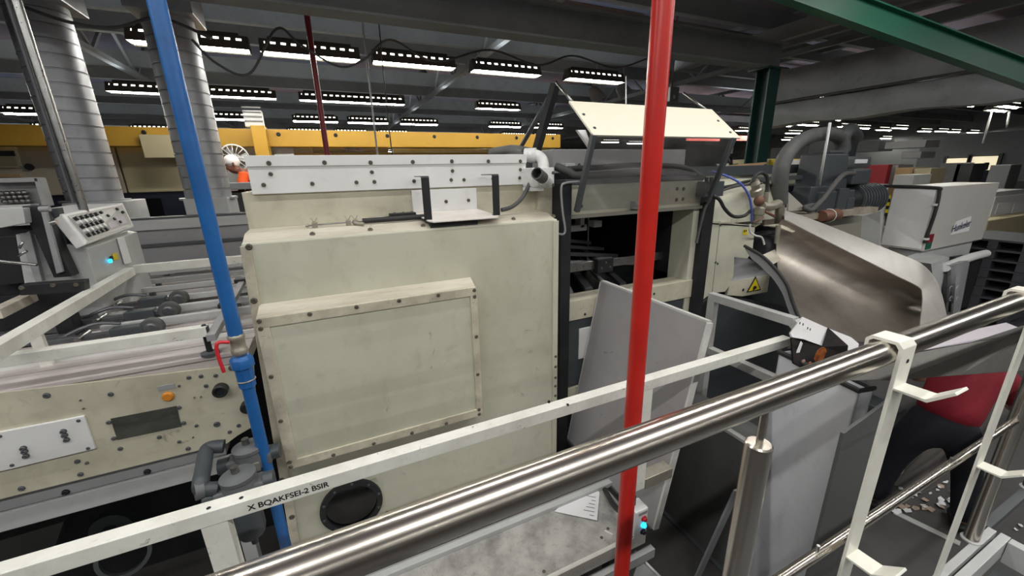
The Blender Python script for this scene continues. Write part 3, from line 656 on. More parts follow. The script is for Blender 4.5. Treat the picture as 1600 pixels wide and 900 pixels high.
# ---------------------------------------------------------------- gangway plate in front of the press, swung-open door, control box
def gangway():
    z = 0.56; y0 = 1.285
    t = thing('gangway_plate', 'worn speckled steel gangway plate between the press and the white railing', 'platform', (0.3, 1.6, 0))
    MB().box(-0.72, 1.36, y0, 1.98, z - 0.012, z).build('plate', 'plate', t)
    MB().box(-0.72, 1.36, y0 - 0.012, y0 + 0.012, z - 0.075, z + 0.003, 0.002).build('edge_strip', 'rail', t)
    MB().box(-0.72, 1.4, y0 - 0.05, y0 - 0.014, z - 0.16, z - 0.1, 0.002).build('lower_strip', 'whitegrey', t)
    mb = MB(); mb.box(-0.3, 1.42, 1.625, 1.70, z, z + 0.03, 0.004); mb.box(-0.3, 1.42, 1.66, 1.70, z + 0.03, z + 0.05, 0.004); mb.build('cable_channel', 'whitegrey', t)
    for x in (-0.65, 0.3, 1.25):
        MB().box(x - 0.03, x + 0.03, 1.4, 1.46, 0, z - 0.012).build('leg', 'dgrey', t)
    for (ax, ay) in ((940, 840), (950, 826), (850, 893)):
        p = P(ax, ay, Z=z)
        if p.y > y0 + 0.03: bolt(t, (p.x, p.y, z), (0, 0, 1), 0.008, 0.004)
    # sheet of paper
    q = [P(866, 799, Z=z + 0.006), P(933, 813, Z=z + 0.012), P(937, 769, Z=z + 0.008), P(915, 757, Z=z + 0.006)]
    t2 = thing('paper_note', 'white printed sheet of paper lying on the grey gangway plate', 'paper', (q[0].x, q[0].y, z + 0.002))
    MB().slab(q, (0, 0, -0.0015)).build('sheet', 'paper', t2)
    mb = MB(); u = (q[1] - q[0]); v = (q[2] - q[1])
    for k in range(6):
        a = q[1] + v * (0.12 + 0.13 * k) - u * 0.08; b = a - u * (0.10 + 0.05 * ((k * 7) % 4)); lift = V((0, 0, 0.001))
        mb.bar(a + lift, b + lift, 0.003, 0.001)
    mb.build('print_lines', 'ink', t2)
    p = P(951, 832, Z=z + 0.006); o = MB().bar((p.x - 0.012, p.y + 0.02, z + 0.004), (p.x + 0.012, p.y - 0.02, z + 0.004), 0.008, 0.006).build('white_scrap', 'paper'); tag(o, 'tiny white scrap stick on the gangway plate', 'scrap')
gangway()
def swung_door():
    tl, tr, br, bl = V((1.645, 2.14, 1.76)), V((1.632, 1.27, 1.76)), V((1.40, 1.27, 0.57)), V((1.395, 2.14, 0.545))
    t = thing('hatch_door', 'tall grey steel door panel swung open beside the dark press opening', 'panel', (1.4, 1.7, 0.56))
    n = V((0.98, 0, -0.19)) * 0.012
    MB().slab([tl, tr, br, bl], n).build('sheet', 'greypanel', t)
    n2 = V((0.98, 0, -0.19)) * 0.038
    e = 0.012
    MB().slab([tl, tr, tr + V((0, 0, e)), tl + V((0, 0, e))], n2).build('top_flange', 'doortrim', t)
    MB().slab([tr, br, br + V((0, -e, 0)), tr + V((0, -e, 0))], n2).build('side_flange', 'doortrim', t)
    MB().slab([tl, bl, bl + V((0, e, 0)), tl + V((0, e, 0))], n2).build('side_flange', 'doortrim', t)
    MB().box(1.39, 1.44, 1.27, 2.14, 0.545, 0.57).build('bottom_flange', 'dgrey', t)
    def on(px, py):       # point of the leaning sheet at a pixel
        best = None
        for i in range(200):
            x = 1.38 + i * 0.0015
            p = P(px, py, X=x); xs = bl.x + (tl.x - bl.x) * (p.z - bl.z) / (tl.z - bl.z)
            if best is None or abs(xs - x) < best[0]: best = (abs(xs - x), p)
        return best[1]
    for px, py in ((1079, 558), (968.5, 593)):
        p = on(px, py); mb = MB(); mb.lathe(p, (-0.98, 0, 0.19), [(0.014, -0.002), (0.014, 0.003), (0.01, 0.008), (0.004, 0.009)], 14); mb.build('stud', 'greypanel', t)
    for px, py, r in ((1076, 516, 0.016), (1050, 497, 0.012), (1038, 484, 0.01), (961, 582, 0.007), (972, 745, 0.01)):
        p = on(px, py); mb = MB(); k = 9
        pts = [p + V((-0.0015, r * random.uniform(0.5, 1.4) * math.cos(a * 6.283 / k), r * 1.3 * random.uniform(0.5, 1.4) * math.sin(a * 6.283 / k))) for a in range(k)]
        for q_ in pts: q_.x = bl.x + (tl.x - bl.x) * (q_.z - bl.z) / (tl.z - bl.z) - 0.0012
        mb.slab(pts, (0.0008, 0, 0)); mb.build('smudge', 'smudge', t)
M['smudge'] = mat('dark_smear', (112, 109, 108), 0.6)
M['doortrim'] = mat('pale_grey_door_edge', (206, 206, 202), 0.5, dirt=(150, 148, 142), amount=0.5, scale=8)
swung_door()
def control_box():
    c = P(997, 818, Y=1.16); x, z = c.x + 0.012, c.z
    t = thing('control_box', 'small white push-button box with red, lit blue and black buttons', 'control box', (x, 1.2, 0.4))
    z0, z1 = z - 0.075, z + 0.085
    b = MB().box(x - 0.04, x + 0.04, 1.15, 1.225, z0, z1, 0.008).build('case', 'white', t)
    for dz, m_ in ((0.03, 'redplastic'), (-0.008, 'bluelamp'), (-0.05, 'black')):
        mb = MB(); mb.lathe((x + 0.012, 1.15, z + dz), (0, -1, 0), [(0.0155, -0.002), (0.0155, 0.004), (0.011, 0.006), (0.011, 0.013), (0.008, 0.016)], 18); mb.build('button', m_, b)
    p = MB().bar((x - 0.022, 1.149, z + 0.066), (x + 0.03, 1.149, z + 0.066), 0.002, 0.016).build('label_strip', 'grey', b)
    MB().cyl((x - 0.015, 1.2, z1), (x - 0.015, 1.2, z1 + 0.05), 0.012, 12).build('gland', 'hose', t)
    MB().box(x - 0.045, x - 0.018, 1.195, 1.24, 0.42, z1 + 0.1, 0.003).build('stand', 'grey', t)
    MB().box(x - 0.03, x + 0.045, 1.19, 1.24, z0 - 0.05, z0 - 0.005, 0.004).build('bracket', 'whitegrey', t)
    c = P(1030, 742, Y=1.21)
    MB().box(c.x - 0.11, c.x + 0.07, 1.19, 1.255, c.z - 0.03, c.z + 0.03, 0.004).build('latch_block', 'zinc', t)
    mb = MB(); mb.tube(bez([P(945, 765, Y=1.6), P(960, 790, Y=1.45), P(978, 806, Y=1.27)], 8), 0.016, 10)
    o = mb.build('flexible_conduit', 'rubber'); tag(o, 'black flexible conduit running to the push-button box', 'conduit')
M['bluelamp'] = glow('lit_blue_button', (40, 190, 240), 2.5)
control_box()
# ---------------------------------------------------------------- stripping section right of the press: dark opening, black uprights
YS = 2.17
def stripping():
    t = thing('stripping_unit', 'press section with dark open window, black uprights and cream frame', 'machine', (2.0, 2.9, 0))
    XL, XR = 1.405, 2.50
    zt = P(890, 340, Y=YS).z; zb = P(884, 468, Y=YS).z
    ztop = P(1000, 284, Y=YS).z
    MB().box(1.235, 1.30, YS + 0.12, 3.4, 0.2, 2.42).build('end_plate', 'cream', t)
    MB().box(1.305, 1.38, YS - 0.05, YS + 0.06, 0.2, 2.43, 0.003).build('upright', 'black', t)
    MB().box(2.56, 2.67, YS - 0.04, YS + 0.08, 0.4, 2.33, 0.003).build('upright', 'black', t)
    h = MB().box(1.38, 2.56, YS, YS + 0.14, zt, ztop, 0.004).build('header', 'cream', t)
    MB().box(1.385, 2.555, YS - 0.03, YS + 0.0, zt - 0.006, zt + 0.016, 0.002).build('header_lip', 'dullgrey', h)
    for ax, ay in ((907, 316), (908, 322), (1058, 295), (1068, 295), (1057, 312), (1067, 311)):
        p = P(ax, ay, Y=YS); bolt(h, (p.x, YS, p.z), (0, -1, 0), 0.012)
    p = P(989, 322, Y=YS - 0.03); MB().slab([(p.x, YS - 0.05, p.z - 0.02), (p.x + 0.12, YS - 0.05, p.z - 0.015), (p.x + 0.12, YS - 0.05, p.z + 0.0), (p.x + 0.02, YS - 0.05, p.z + 0.005), (p.x, YS - 0.05, p.z + 0.03)], (0, 0.05, 0)).build('catch', 'grey', h)
    MB().box(XR, 2.56, YS, YS + 0.2, 0.8, zt, 0.003).build('jamb', 'cream', t)
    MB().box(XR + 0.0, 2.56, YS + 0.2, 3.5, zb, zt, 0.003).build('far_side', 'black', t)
    MB().box(1.30, XL - 0.02, YS + 0.03, YS + 0.2, 0.5, zt, 0.003).build('jamb', 'dgrey', t)
    s = MB().box(1.38, 2.56, YS - 0.01, YS + 0.14, zb - 0.16, zb - 0.015, 0.004).build('sill', 'cream2', t)
    for ax, ay in ((1022, 459), (914, 491)):
        p = P(ax, ay, Y=YS - 0.01); bolt(s, (p.x, YS - 0.01, p.z), (0, -1, 0), 0.008, 0.005, 'black')
    MB().box(1.38, 2.56, YS + 0.01, YS + 0.1, 0.98, zb - 0.16, 0.003).build('lower_panel', 'slate', t)
    lp = t.children[-1]
    a, b = P(911, 517, Y=YS), P(945, 548, Y=YS)
    MB().box(a.x - 0.03, a.x + 0.16, YS + 0.002, YS + 0.012, b.z - 0.02, a.z + 0.02, 0.006).build('inspection_flap', 'white', lp)
    MB().box(1.38, 2.56, YS - 0.0, YS + 0.1, 0.80, 0.97, 0.003).build('lower_rail', 'cream2', t)
    MB().box(1.38, 2.56, YS + 0.06, YS + 0.12, 0.2, 0.80, 0.003).build('kick_panel', 'black', t)
    # dark cavity and the tooling inside it
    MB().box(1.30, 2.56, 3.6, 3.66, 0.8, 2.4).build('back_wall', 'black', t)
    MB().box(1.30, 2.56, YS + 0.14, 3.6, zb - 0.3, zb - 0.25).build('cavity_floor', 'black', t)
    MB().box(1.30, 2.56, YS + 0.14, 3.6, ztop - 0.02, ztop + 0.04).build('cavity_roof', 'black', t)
    a, b = P(884, 418, Y=2.45), P(1040, 400, Y=2.45)
    bar = MB().box(1.36, b.x, 2.44, 2.46, (a.z + b.z) / 2 - 0.032, (a.z + b.z) / 2 + 0.032, 0.002).build('cross_bar', 'steel', t)
    c = P(944, 414, Y=2.42); cz = (a.z + b.z) / 2
    MB().box(c.x - 0.075, c.x + 0.075, 2.40, 2.47, cz - 0.06, cz + 0.05, 0.006).build('bar_clamp', 'black', bar)
    for k in range(3): bolt(bar, (c.x - 0.04 + k * 0.04, 2.40, cz + (0.02 if k % 2 else -0.02)), (0, -1, 0), 0.009)
    for k, (u, w_) in enumerate(((0.0, 0.05), (0.12, 0.03), (0.28, 0.06), (0.45, 0.03), (0.6, 0.05))):
        MB().bar((1.42 + u, 2.35, zb - 0.03), (1.9 + u * 0.9, 3.5, zb + 0.02), w_, 0.03).build('guide_rail', 'grey' if k % 2 else 'steelgrey', t)
    for k in range(4):
        MB().bar((1.40, 2.55 + k * 0.22, zb + 0.18 + k * 0.04), (2.45, 2.75 + k * 0.22, zb + 0.02 + k * 0.03), 0.05, 0.03).build('stripping_pin_bar', 'grey', t)
    for (ax, ay, bx, by) in ((890, 362, 915, 350), (905, 340, 911, 355), (926, 345, 938, 354)):
        a, b = P(ax, ay, Y=2.6), P(bx, by, Y=2.6); MB().box(min(a.x, b.x), max(a.x, b.x), 2.58, 2.66, min(a.z, b.z), max(a.z, b.z), 0.003).build('sensor', 'whitegrey', t)
    for (ax, ay, bx, by) in ((1030, 358, 1028, 392), (1020, 376, 1056, 382), (1018, 412, 1032, 418), (1016, 420, 1030, 426), (1048, 366, 1054, 385)):
        MB().cyl(P(ax, ay, Y=2.75), P(bx, by, Y=2.7), 0.01, 8).build('pin', 'steel', t)
    # grey drive cover and dark channel above the window
    a, b = P(864, 233, Y=2.5), P(1062, 264, Y=2.5)
    MB().box(a.x, b.x + 0.05, 2.5, 3.3, b.z - 0.01, a.z, 0.006).build('drive_cover', 'grey', t)
    MB().box(1.22, 2.6, YS + 0.16, 3.3, ztop + 0.03, b.z - 0.015).build('cable_channel', 'black', t)
    MB().box(1.36, 2.58, YS - 0.01, YS + 0.12, ztop + 0.0, ztop + 0.03).build('seal_strip', 'dgrey', t)
    for ax, ay in ((891, 258), (905, 258)):
        p = P(ax, ay, Y=2.5); bolt(t, (p.x, 2.5, p.z), (0, -1, 0), 0.012)
    p = P(893, 262, Y=2.46); MB().box(p.x - 0.05, p.x + 0.03, 2.46, 2.5, p.z - 0.03, p.z + 0.03, 0.004).build('clip_plate', 'whitegrey', t)
    for (pts, r, nm) in (([P(868, 260, Y=2.3), P(888, 268, Y=2.24), P(905, 275, Y=2.22), P(960, 272, Y=2.24), P(1030, 268, Y=2.26), P(1085, 275, Y=2.24)], 0.026, 'dark hose lying above the press window behind the clear guard'),
                         ([P(888, 264, Y=2.42), P(930, 262, Y=2.4), P(1000, 258, Y=2.4), P(1070, 262, Y=2.4), P(1100, 280, Y=2.3)], 0.02, 'thinner hose behind the clear guard, under the grey cover')):
        o = MB().tube(bez(pts, 8), r, 12).build('hose', 'hose'); tag(o, nm, 'hose')
    pts = [P(905, 284, Y=2.1), P(884, 286, Y=2.1), P(877, 294, Y=2.1), P(879, 330, Y=2.1), P(883, 358, Y=2.1), P(880, 366, Y=2.1), P(872, 365, Y=2.12)]
    o = MB().tube(bez(pts, 6), 0.007, 8).build('bent_conduit', 'grey'); tag(o, 'thin grey bent tube along the left black upright', 'tube')
M['dullgrey'] = mat('dull_grey_strip', (122, 120, 110), 0.5)
M['steelgrey'] = mat('oily_grey_steel', (120, 122, 126), 0.4, 0.7, dirt=(50, 50, 52), amount=0.6, scale=5)
stripping()
def hatch():
    xl, xr = 1.405, 2.55
    yh, zh = 2.10, P(893, 331, Y=2.10).z
    ym, zm = 1.95, P(1040, 213, Y=1.95).z
    yt, zt = 2.21, P(1000, 164, Y=2.21).z
    t = thing('raised_guard', 'raised clear plastic guard with slanted cream flap on top above the press window', 'guard', (2.0, yh, zh))
    for i, x in enumerate((xl, xr)):
        a = MB().bar((x, yh, zh), (x, ym, zm), 0.03, 0.03, (0, 1, 0), bev=0.002).build('arm', 'dgrey', t)
    MB().hexa([(xl + 0.01, yh - 0.002, zh), (xr - 0.01, yh - 0.002, zh), (xr - 0.01, yh + 0.002, zh), (xl + 0.01, yh + 0.002, zh), (xl + 0.01, ym - 0.002, zm), (xr - 0.01, ym - 0.002, zm), (xr - 0.01, ym + 0.002, zm), (xl + 0.01, ym + 0.002, zm)]).build('clear_sheet', 'clear', t)
    d = V((0, yt - ym, zt - zm)).normalized(); n = V((0, -d.z, d.y))
    q = [V((xl - 0.0, ym, zm)), V((xr + 0.07, ym, zm)), V((xr + 0.07, yt, zt)), V((xl - 0.0, yt, zt))]
    fl = MB().slab(q, n * -0.012, 0.002).build('flap', 'flapcream', t)
    for ax, ay in ((912, 179), (929, 200), (1122, 189), (1141, 207)):
        p = P(ax, ay, Y=2.08)
        for _ in range(6):
            f = (p.z - zm) / (zt - zm); p = P(ax, ay, Y=ym + (yt - ym) * f)
        bolt(fl, p, tuple(n), 0.009, 0.005, 'dgrey')
    MB().slab([P(902, 203, Y=2.02), P(915, 203, Y=2.02), P(922, 222, Y=2.0), P(926, 238, Y=2.0)], (0, 0.02, 0)).build('hinge_plate', 'white', t)
    for (ax, ay, bx, by) in ((869, 128, 897, 163), (1068, 145, 1106, 174)):
        MB().cyl(P(ax, ay, Y=2.45), P(bx, by, Y=2.22), 0.009, 8).build('stay_rod', 'steel', t)
    o = MB().bar(P(868, 132, Y=2.55), P(838, 236, Y=2.75), 0.05, 0.05).build('leaning_post', 'black'); tag(o, 'black slanting bar rising behind the white elbow to the flap corner', 'bar')
    o = MB().cyl(P(858, 152, Y=2.7), P(815, 228, Y=3.2), 0.018, 8).build('stay_bar', 'dgrey'); tag(o, 'thin dark rod crossing behind the black slanting bar', 'bar')
    o = MB().cyl(P(978, 120, Y=2.6), P(978, 163, Y=2.3), 0.005, 6).build('pull_string', 'white'); tag(o, 'thin white cord hanging down to the cream flap', 'cord')
M['flapcream'] = mat('clean_cream_flap', (234, 230, 210), 0.45)
hatch()
# ---------------------------------------------------------------- delivery section with pump, hoses and hood
YD = 2.17
def delivery():
    t = thing('delivery_unit', 'cream delivery section with bulged top, two doors and warning triangle', 'machine', (3.6, 2.9, 0))
    # upper bulged body
    zt = P(1150, 282, Y=YD).z; zm = P(1150, 345, Y=YD).z
    rows = []
    for i in range(7):
        a = i / 6 * math.pi / 2
        rows.append([(x, YD + 0.22 - 0.22 * math.cos(a) * 1.0 + 0.02, zm + (zt - zm) * math.sin(a)) for x in (2.69, 2.9, 3.1, 3.3, 3.5)])
    rows.append([(x, 4.2, zt) for x in (2.69, 2.9, 3.1, 3.3, 3.5)])
    mb = MB(); mb.grid(rows, (0, 0, -0.02)); mb.box(2.69, 2.71, YD + 0.2, 2.75, 0.5, zt - 0.02); mb.box(3.48, 3.5, YD + 0.2, 2.75, 0.5, zt - 0.02)
    mb.build('upper_cover', 'cream', t)
    MB().box(2.69, 4.5, YD + 0.26, 4.2, 0.3, zm - 0.06).build('body', 'slate', t)
    q0, q1 = P(1238, 290, Y=3.0), P(1290, 285, Y=3.0); q2 = P(1260, 268, Y=3.0)
    MB().box(3.5, 6.2, 3.0, 3.06, zm - 0.06, q0.z, 0.0).build('recess_wall', 'navyrecess', t)
    MB().box(3.5, 6.2, 2.96, 3.4, q0.z, q2.z, 0.01).build('rear_cover', 'cream', t)
    MB().slab([P(1232, 300, Y=2.45), P(1262, 328, Y=2.35), P(1232, 330, Y=2.35)], (0, 0.02, 0)).build('gusset', 'sidesheet', t)
    # doors
    dl = [P(1091, 347, Y=YD), P(1125, 345, Y=YD), P(1112, 458, Y=YD), P(1083, 480, Y=YD)]
    d1 = MB().slab([(q.x, YD, q.z) for q in dl], (0, 0.03, 0), 0.003).build('door', 'cream', t)
    dr = [P(x_, y_, Y=YD) for x_, y_ in ((1126, 346), (1180, 353), (1176, 392), (1168, 404), (1147, 401), (1146, 430), (1139, 448), (1133, 456), (1113, 458))]
    d2 = MB().slab([(q.x, YD, q.z) for q in dr], (0, 0.03, 0), 0.003).build('door', 'cream', t)
    for ax, ay in ((1118, 410), (1121, 412), (1126, 351), (1113, 458)):
        p = P(ax, ay, Y=YD); bolt(d1 if ax < 1119 else d2, (p.x, YD, p.z), (0, -1, 0), 0.009, 0.006, 'dgrey')
    MB().slab([P(1091, 347, Y=YD), P(1180, 353, Y=YD), P(1190, 348, Y=YD + 0.2), P(1094, 342, Y=YD + 0.12)], (0, 0, -0.01)).build('door_ledge', 'cream2', t)
    # chute facets behind the notch
    MB().slab([P(1147, 400, Y=2.3), P(1170, 404, Y=2.3), P(1215, 425, Y=2.25), P(1205, 432, Y=2.2), P(1141, 440, Y=2.2)], (0, 0.02, 0)).build('chute_facet', 'grey', t)
    f2 = MB().slab([P(1141, 440, Y=2.2), P(1203, 429, Y=2.2), P(1199, 456, Y=2.2), P(1160, 463, Y=2.2), P(1136, 461, Y=2.2)], (0, 0.02, 0)).build('chute_facet', 'cream2', t)
    p = P(1161, 453, Y=2.2); bolt(f2, (p.x, 2.2, p.z), (0, -1, 0), 0.012, 0.005, 'black')
    sg = [P(1181, 432, Y=2.194), P(1189, 453, Y=2.194), P(1167, 457, Y=2.194)]
    s = MB().slab(sg, (0, 0.005, 0)).build('warning_sign', 'black', f2)
    c = (sg[0] + sg[1] + sg[2]) / 3
    MB().slab([c + (q - c) * 0.8 + V((0, -0.0015, 0)) for q in sg], (0, 0.001, 0)).build('sign_face', 'yellow', f2)
    c2 = c + V((0, -0.003, -0.012)); mb = MB(); mb.slab([c2 + V((0.02 * math.cos(a * 0.6283) * (1 + 0.3 * (a % 2)), 0, 0.016 * math.sin(a * 0.6283) * (1 + 0.3 * (a % 2)))) for a in range(10)], (0, 0.001, 0)); mb.bar(c2 + V((-0.02, 0, -0.02)), c2 + V((0.025, 0, 0.0)), 0.003, 0.012, (0, 0, 1)); mb.build('hand_pictogram', 'ink', f2)
    q = [P(1161, 359, Y=YD - 0.002), P(1168, 358, Y=YD - 0.002), P(1168, 367, Y=YD - 0.002), P(1161, 367, Y=YD - 0.002)]
    st = MB().slab(q, (0, 0.002, 0)).build('sticker', 'yellow', d2)
    for k in (0.3, 0.7):
        c = q[0].lerp(q[1], k) + V((0, -0.0015, -0.012)); MB().box(c.x - 0.006, c.x + 0.006, c.y, c.y + 0.001, c.z - 0.01, c.z + 0.008).build('sticker_mark', 'ink', d2)
    # dark side wall and gap below, black slab as shade in the round gap by the left door
    MB().slab([P(1136, 461, Y=2.24), P(1235, 480, Y=2.24), P(1215, 640, Y=2.24), P(1090, 640, Y=2.24), P(1092, 480, Y=2.24)], (0, 0.03, 0)).build('lower_panel', 'slate', t)
    MB().slab([P(1094, 478, Y=2.15), P(1103, 468, Y=2.15), P(1116, 466, Y=2.15), P(1121, 500, Y=2.15), P(1112, 505, Y=2.15), P(1092, 500, Y=2.15)], (0, 0.06, 0), 0.01).build('gap_shade', 'black', t)
    MB().slab([P(1255, 345, Y=2.5), P(1347, 337, Y=2.5), P(1343, 400, Y=2.5), P(1300, 400, Y=2.5)], (0, 0.03, 0)).build('lower_side_sheet', 'sidesheet', t)
    # rails along the top
    a, b = P(1115, 270, Y=2.75), P(1275, 262, Y=2.75)
    MB().box(2.7, 5.0, 2.75, 2.8, a.z - 0.03, a.z + 0.06, 0.003).build('top_rail', 'slate', t)
    MB().box(2.7, 5.0, 2.6, 2.64, a.z - 0.09, a.z - 0.05, 0.003).build('top_rail', 'dgrey', t)
    # grey junction box with glands
    a, b = P(1100, 284, Y=2.1), P(1126, 306, Y=2.1)
    jb = MB().box(a.x, b.x, 2.08, 2.16, b.z, a.z, 0.004).build('junction_box', 'slate', t)
    for k in (0.25, 0.5, 0.8):
        x = a.x + (b.x - a.x) * k; MB().cyl((x, 2.12, a.z), (x, 2.12, a.z + 0.03), 0.013, 10).build('gland', 'black', jb)
M['navyrecess'] = mat('dark_navy_recess', (44, 50, 66), 0.6)
M['sidesheet'] = mat('grey_beige_sheet', (150, 147, 136), 0.5)
delivery()
def delivery_bits():
    def hs(nm, label, pts, r, m='hose', cat='hose', seg=12):
        o = MB().tube(bez(pts, 8), r, seg).build(nm, m); tag(o, label, cat); return o
    hs('blue_hose', 'thin blue air hose arching over the cream delivery section', [P(1112, 268, Y=2.25), P(1135, 275, Y=2.16), P(1157, 287, Y=2.1), P(1170, 306, Y=2.08), P(1174, 325, Y=2.08), P(1174.5, 346, Y=2.1)], 0.0085, 'bluehose')
    hs('black_hose', 'black hose sagging from the grey junction box', [P(1114, 306, Y=2.08), P(1124, 312, Y=2.06), P(1133, 327, Y=2.06), P(1146, 338, Y=2.06), P(1163, 337, Y=2.08), P(1174, 328, Y=2.12)], 0.013, 'rubber')
    hs('cable', 'dark cable running across the bulged cream cover', [P(1126, 293, Y=2.12), P(1145, 290, Y=2.16), P(1165, 284, Y=2.2), P(1185, 282, Y=2.22), P(1205, 290, Y=2.24)], 0.012, 'rubber', 'cable')
    hs('cable', 'grey cable curving down the left side of the cream section', [P(1190, 286, Y=2.22), P(1150, 291, Y=2.15), P(1120, 302, Y=2.12), P(1104, 320, Y=2.12), P(1096, 345, Y=2.12), P(1088, 380, Y=2.12)], 0.011, 'hose', 'cable')
    hs('loop_hose', 'small black hose looping over the white valve fittings', [P(1176, 285, Y=2.15), P(1181, 274, Y=2.15), P(1190, 270, Y=2.15), P(1198, 276, Y=2.15), P(1199, 290, Y=2.15), P(1197, 302, Y=2.15)], 0.014, 'rubber')
    # valve fittings
    c = P(1185, 300, Y=2.15)
    t = thing('valve_fittings', 'cluster of white and brass valve fittings below the looping black hose', 'valve', (c.x, 2.15, P(1185, 345, Y=2.15).z))
    a, b = P(1179, 283, Y=2.15), P(1183, 305, Y=2.15)
    MB().lathe(b, (a - b), [(0.045, 0), (0.045, 0.05), (0.032, 0.06), (0.032, 0.09), (0.038, 0.1), (0.03, 0.13)], 14).build('regulator', 'zinc', t)
    a, b = P(1197, 300, Y=2.15), P(1196, 316, Y=2.15); MB().cyl(a, b, 0.02, 12).build('nipple', 'zinc', t)
    MB().ball(P(1186, 314, Y=2.12), 0.04, (1, 1, 1.1)).build('brass_elbow', 'brass', t)
    MB().tube(bez([P(1190, 322, Y=2.15), P(1205, 322, Y=2.15), P(1216, 318, Y=2.18), P(1219, 325, Y=2.2), P(1217, 352, Y=2.25)], 6), 0.036, 14).build('white_branch', 'zinc', t)
    MB().lathe(P(1184, 348, Y=2.15), (0, 0, 1), [(0.03, 0), (0.03, 0.06), (0.04, 0.07), (0.04, 0.12), (0.025, 0.13)], 12).build('valve_body', 'zinc', t)
    MB().cyl(P(1195, 330, Y=2.13), P(1210, 338, Y=2.12), 0.012, 8).build('handle', 'brass', t)
    # big dark hose loop
    hs('suction_hose', 'thick dark suction hose arching from the white fitting to the pump', [P(1218, 318, Y=2.2), P(1219, 275, Y=2.2), P(1226, 248, Y=2.22), P(1244, 225, Y=2.28), P(1270, 212, Y=2.38), P(1295, 209, Y=2.48), P(1310, 214, Y=2.52), P(1315, 226, Y=2.52), P(1314, 240, Y=2.52)], 0.062, 'hose', 'hose', 18)
    # vacuum pump with motor
    Yp = 2.45
    o0 = P(1305, 325, Y=Yp)
    t = thing('vacuum_pump', 'dark grey vacuum pump with finned motor and tall filter housing behind the hood', 'pump', (o0.x, Yp, o0.z))
    def bx(nm, ax, ay, bx_, by, y0, y1, m='slate', bev=0.012):
        a, b = P(ax, ay, Y=y0), P(bx_, by, Y=y0); return MB().box(min(a.x, b.x), max(a.x, b.x), y0, y1, min(a.z, b.z), max(a.z, b.z), bev).build(nm, m, t)
    mb = MB(); pts = [P(1288, 240, Y=Yp), P(1327, 240, Y=Yp), P(1322, 305, Y=Yp), P(1272, 305, Y=Yp)]
    mb.slab(pts, (0, 0.22, 0), 0.015); mb.build('filter_housing', 'slate', t)
    bx('filter_cap', 1298, 235, 1324, 240, Yp + 0.02, Yp + 0.2)
    bx('foot_box', 1268, 292, 1290, 322, Yp - 0.05, Yp + 0.12)
    bx('motor_base', 1282, 300, 1330, 328, Yp - 0.08, Yp + 0.2)
    bx('upper_unit', 1326, 244, 1360, 262, Yp + 0.05, Yp + 0.3, 'dgrey', 0.03)
    bx('terminal_box', 1335, 264, 1358, 287, Yp - 0.02, Yp + 0.22, 'slate', 0.02)
    a, b = P(1337, 249, Y=Yp + 0.045), P(1354, 255, Y=Yp + 0.045); MB().box(a.x, b.x, Yp + 0.04, Yp + 0.05, b.z, a.z).build('name_plate', 'paper', t)
    a, b = P(1310, 312, Y=Yp + 0.05), P(1371, 310, Y=Yp + 0.05)
    mo = MB().cyl((a.x, Yp + 0.1, a.z - 0.02), (b.x, Yp + 0.1, a.z - 0.02), 0.15, 24).build('motor', 'black', t)
    for k in range(9):
        x = a.x + (b.x - a.x) * (0.35 + 0.07 * k); MB().ring((x, Yp + 0.1, a.z - 0.02), (1, 0, 0), 0.175, 0.145, 0.025, 24).build('fin', 'slate', mo)
    bx('bracket', 1313, 295, 1320, 330, Yp - 0.1, Yp - 0.06, 'slate', 0.004)
    bx('bracket', 1326, 310, 1332, 332, Yp - 0.1, Yp - 0.06, 'slate', 0.004)
    hs('motor_cable', 'dark grey cable curving from the pump terminal box down to the hood', [P(1334, 271, Y=Yp - 0.04), P(1318, 273, Y=Yp - 0.1), P(1302, 290, Y=Yp - 0.14), P(1285, 312, Y=Yp - 0.16), P(1268, 328, Y=Yp - 0.16), P(1258, 324, Y=Yp - 0.14), P(1275, 320, Y=Yp - 0.1)], 0.024, 'hose', 'cable')
    # second hose and black frame behind the pump
    hs('exhaust_hose', 'pale grey hose bending over behind the suction hose', [P(1318, 236, Y=2.75), P(1317, 220, Y=2.75), P(1321, 207, Y=2.75), P(1330, 203, Y=2.8), P(1338, 215, Y=2.9)], 0.07, 'dgrey', 'hose', 16)
    p, q = P(1322, 202, Y=3.1), P(1343, 218, Y=3.1)
    o = MB().box(p.x, q.x, 3.1, 3.5, q.z - 0.4, p.z, 0.02).build('rear_filter', 'slate'); tag(o, 'dark grey filter box behind the pump hoses', 'box')
    o = MB().cyl(P(1297, 192, Y=2.3), P(1280, 290, Y=2.4), 0.012, 8).build('support_rod', 'white'); tag(o, 'thin white rod standing in front of the suction hose', 'rod')
    # dirty ledge with brown coupling
    a, b = P(1240, 337, Y=2.3), P(1372, 328, Y=2.3)
    o = MB().box(3.55, b.x, 2.3, 2.62, a.z - 0.06, a.z, 0.004).build('pump_shelf', 'dustyshelf'); tag(o, 'dusty cream shelf under the vacuum pump', 'shelf')
    t = thing('brown_coupling', 'reddish brown pipe coupling lying on the dusty shelf', 'coupling', tuple(P(1296, 345, Y=2.27)))
    a, b = P(1284, 338, Y=2.27), P(1308, 337, Y=2.27)
    MB().lathe(a, (1, 0, 0), [(0.05, 0), (0.062, 0.02), (0.055, (b.x - a.x) * 0.5), (0.062, b.x - a.x - 0.02), (0.05, b.x - a.x)], 16).build('body', 'brass', t)
    MB().tube([a + V((0.12, 0, 0)) + V((0, 0.064 * math.cos(k * 0.6283), 0.064 * math.sin(k * 0.6283))) for k in range(11)], 0.004, 6, False).build('wire', 'white', t)
    # small dark motor behind the curved guard
    c = P(1200, 375, Y=2.32)
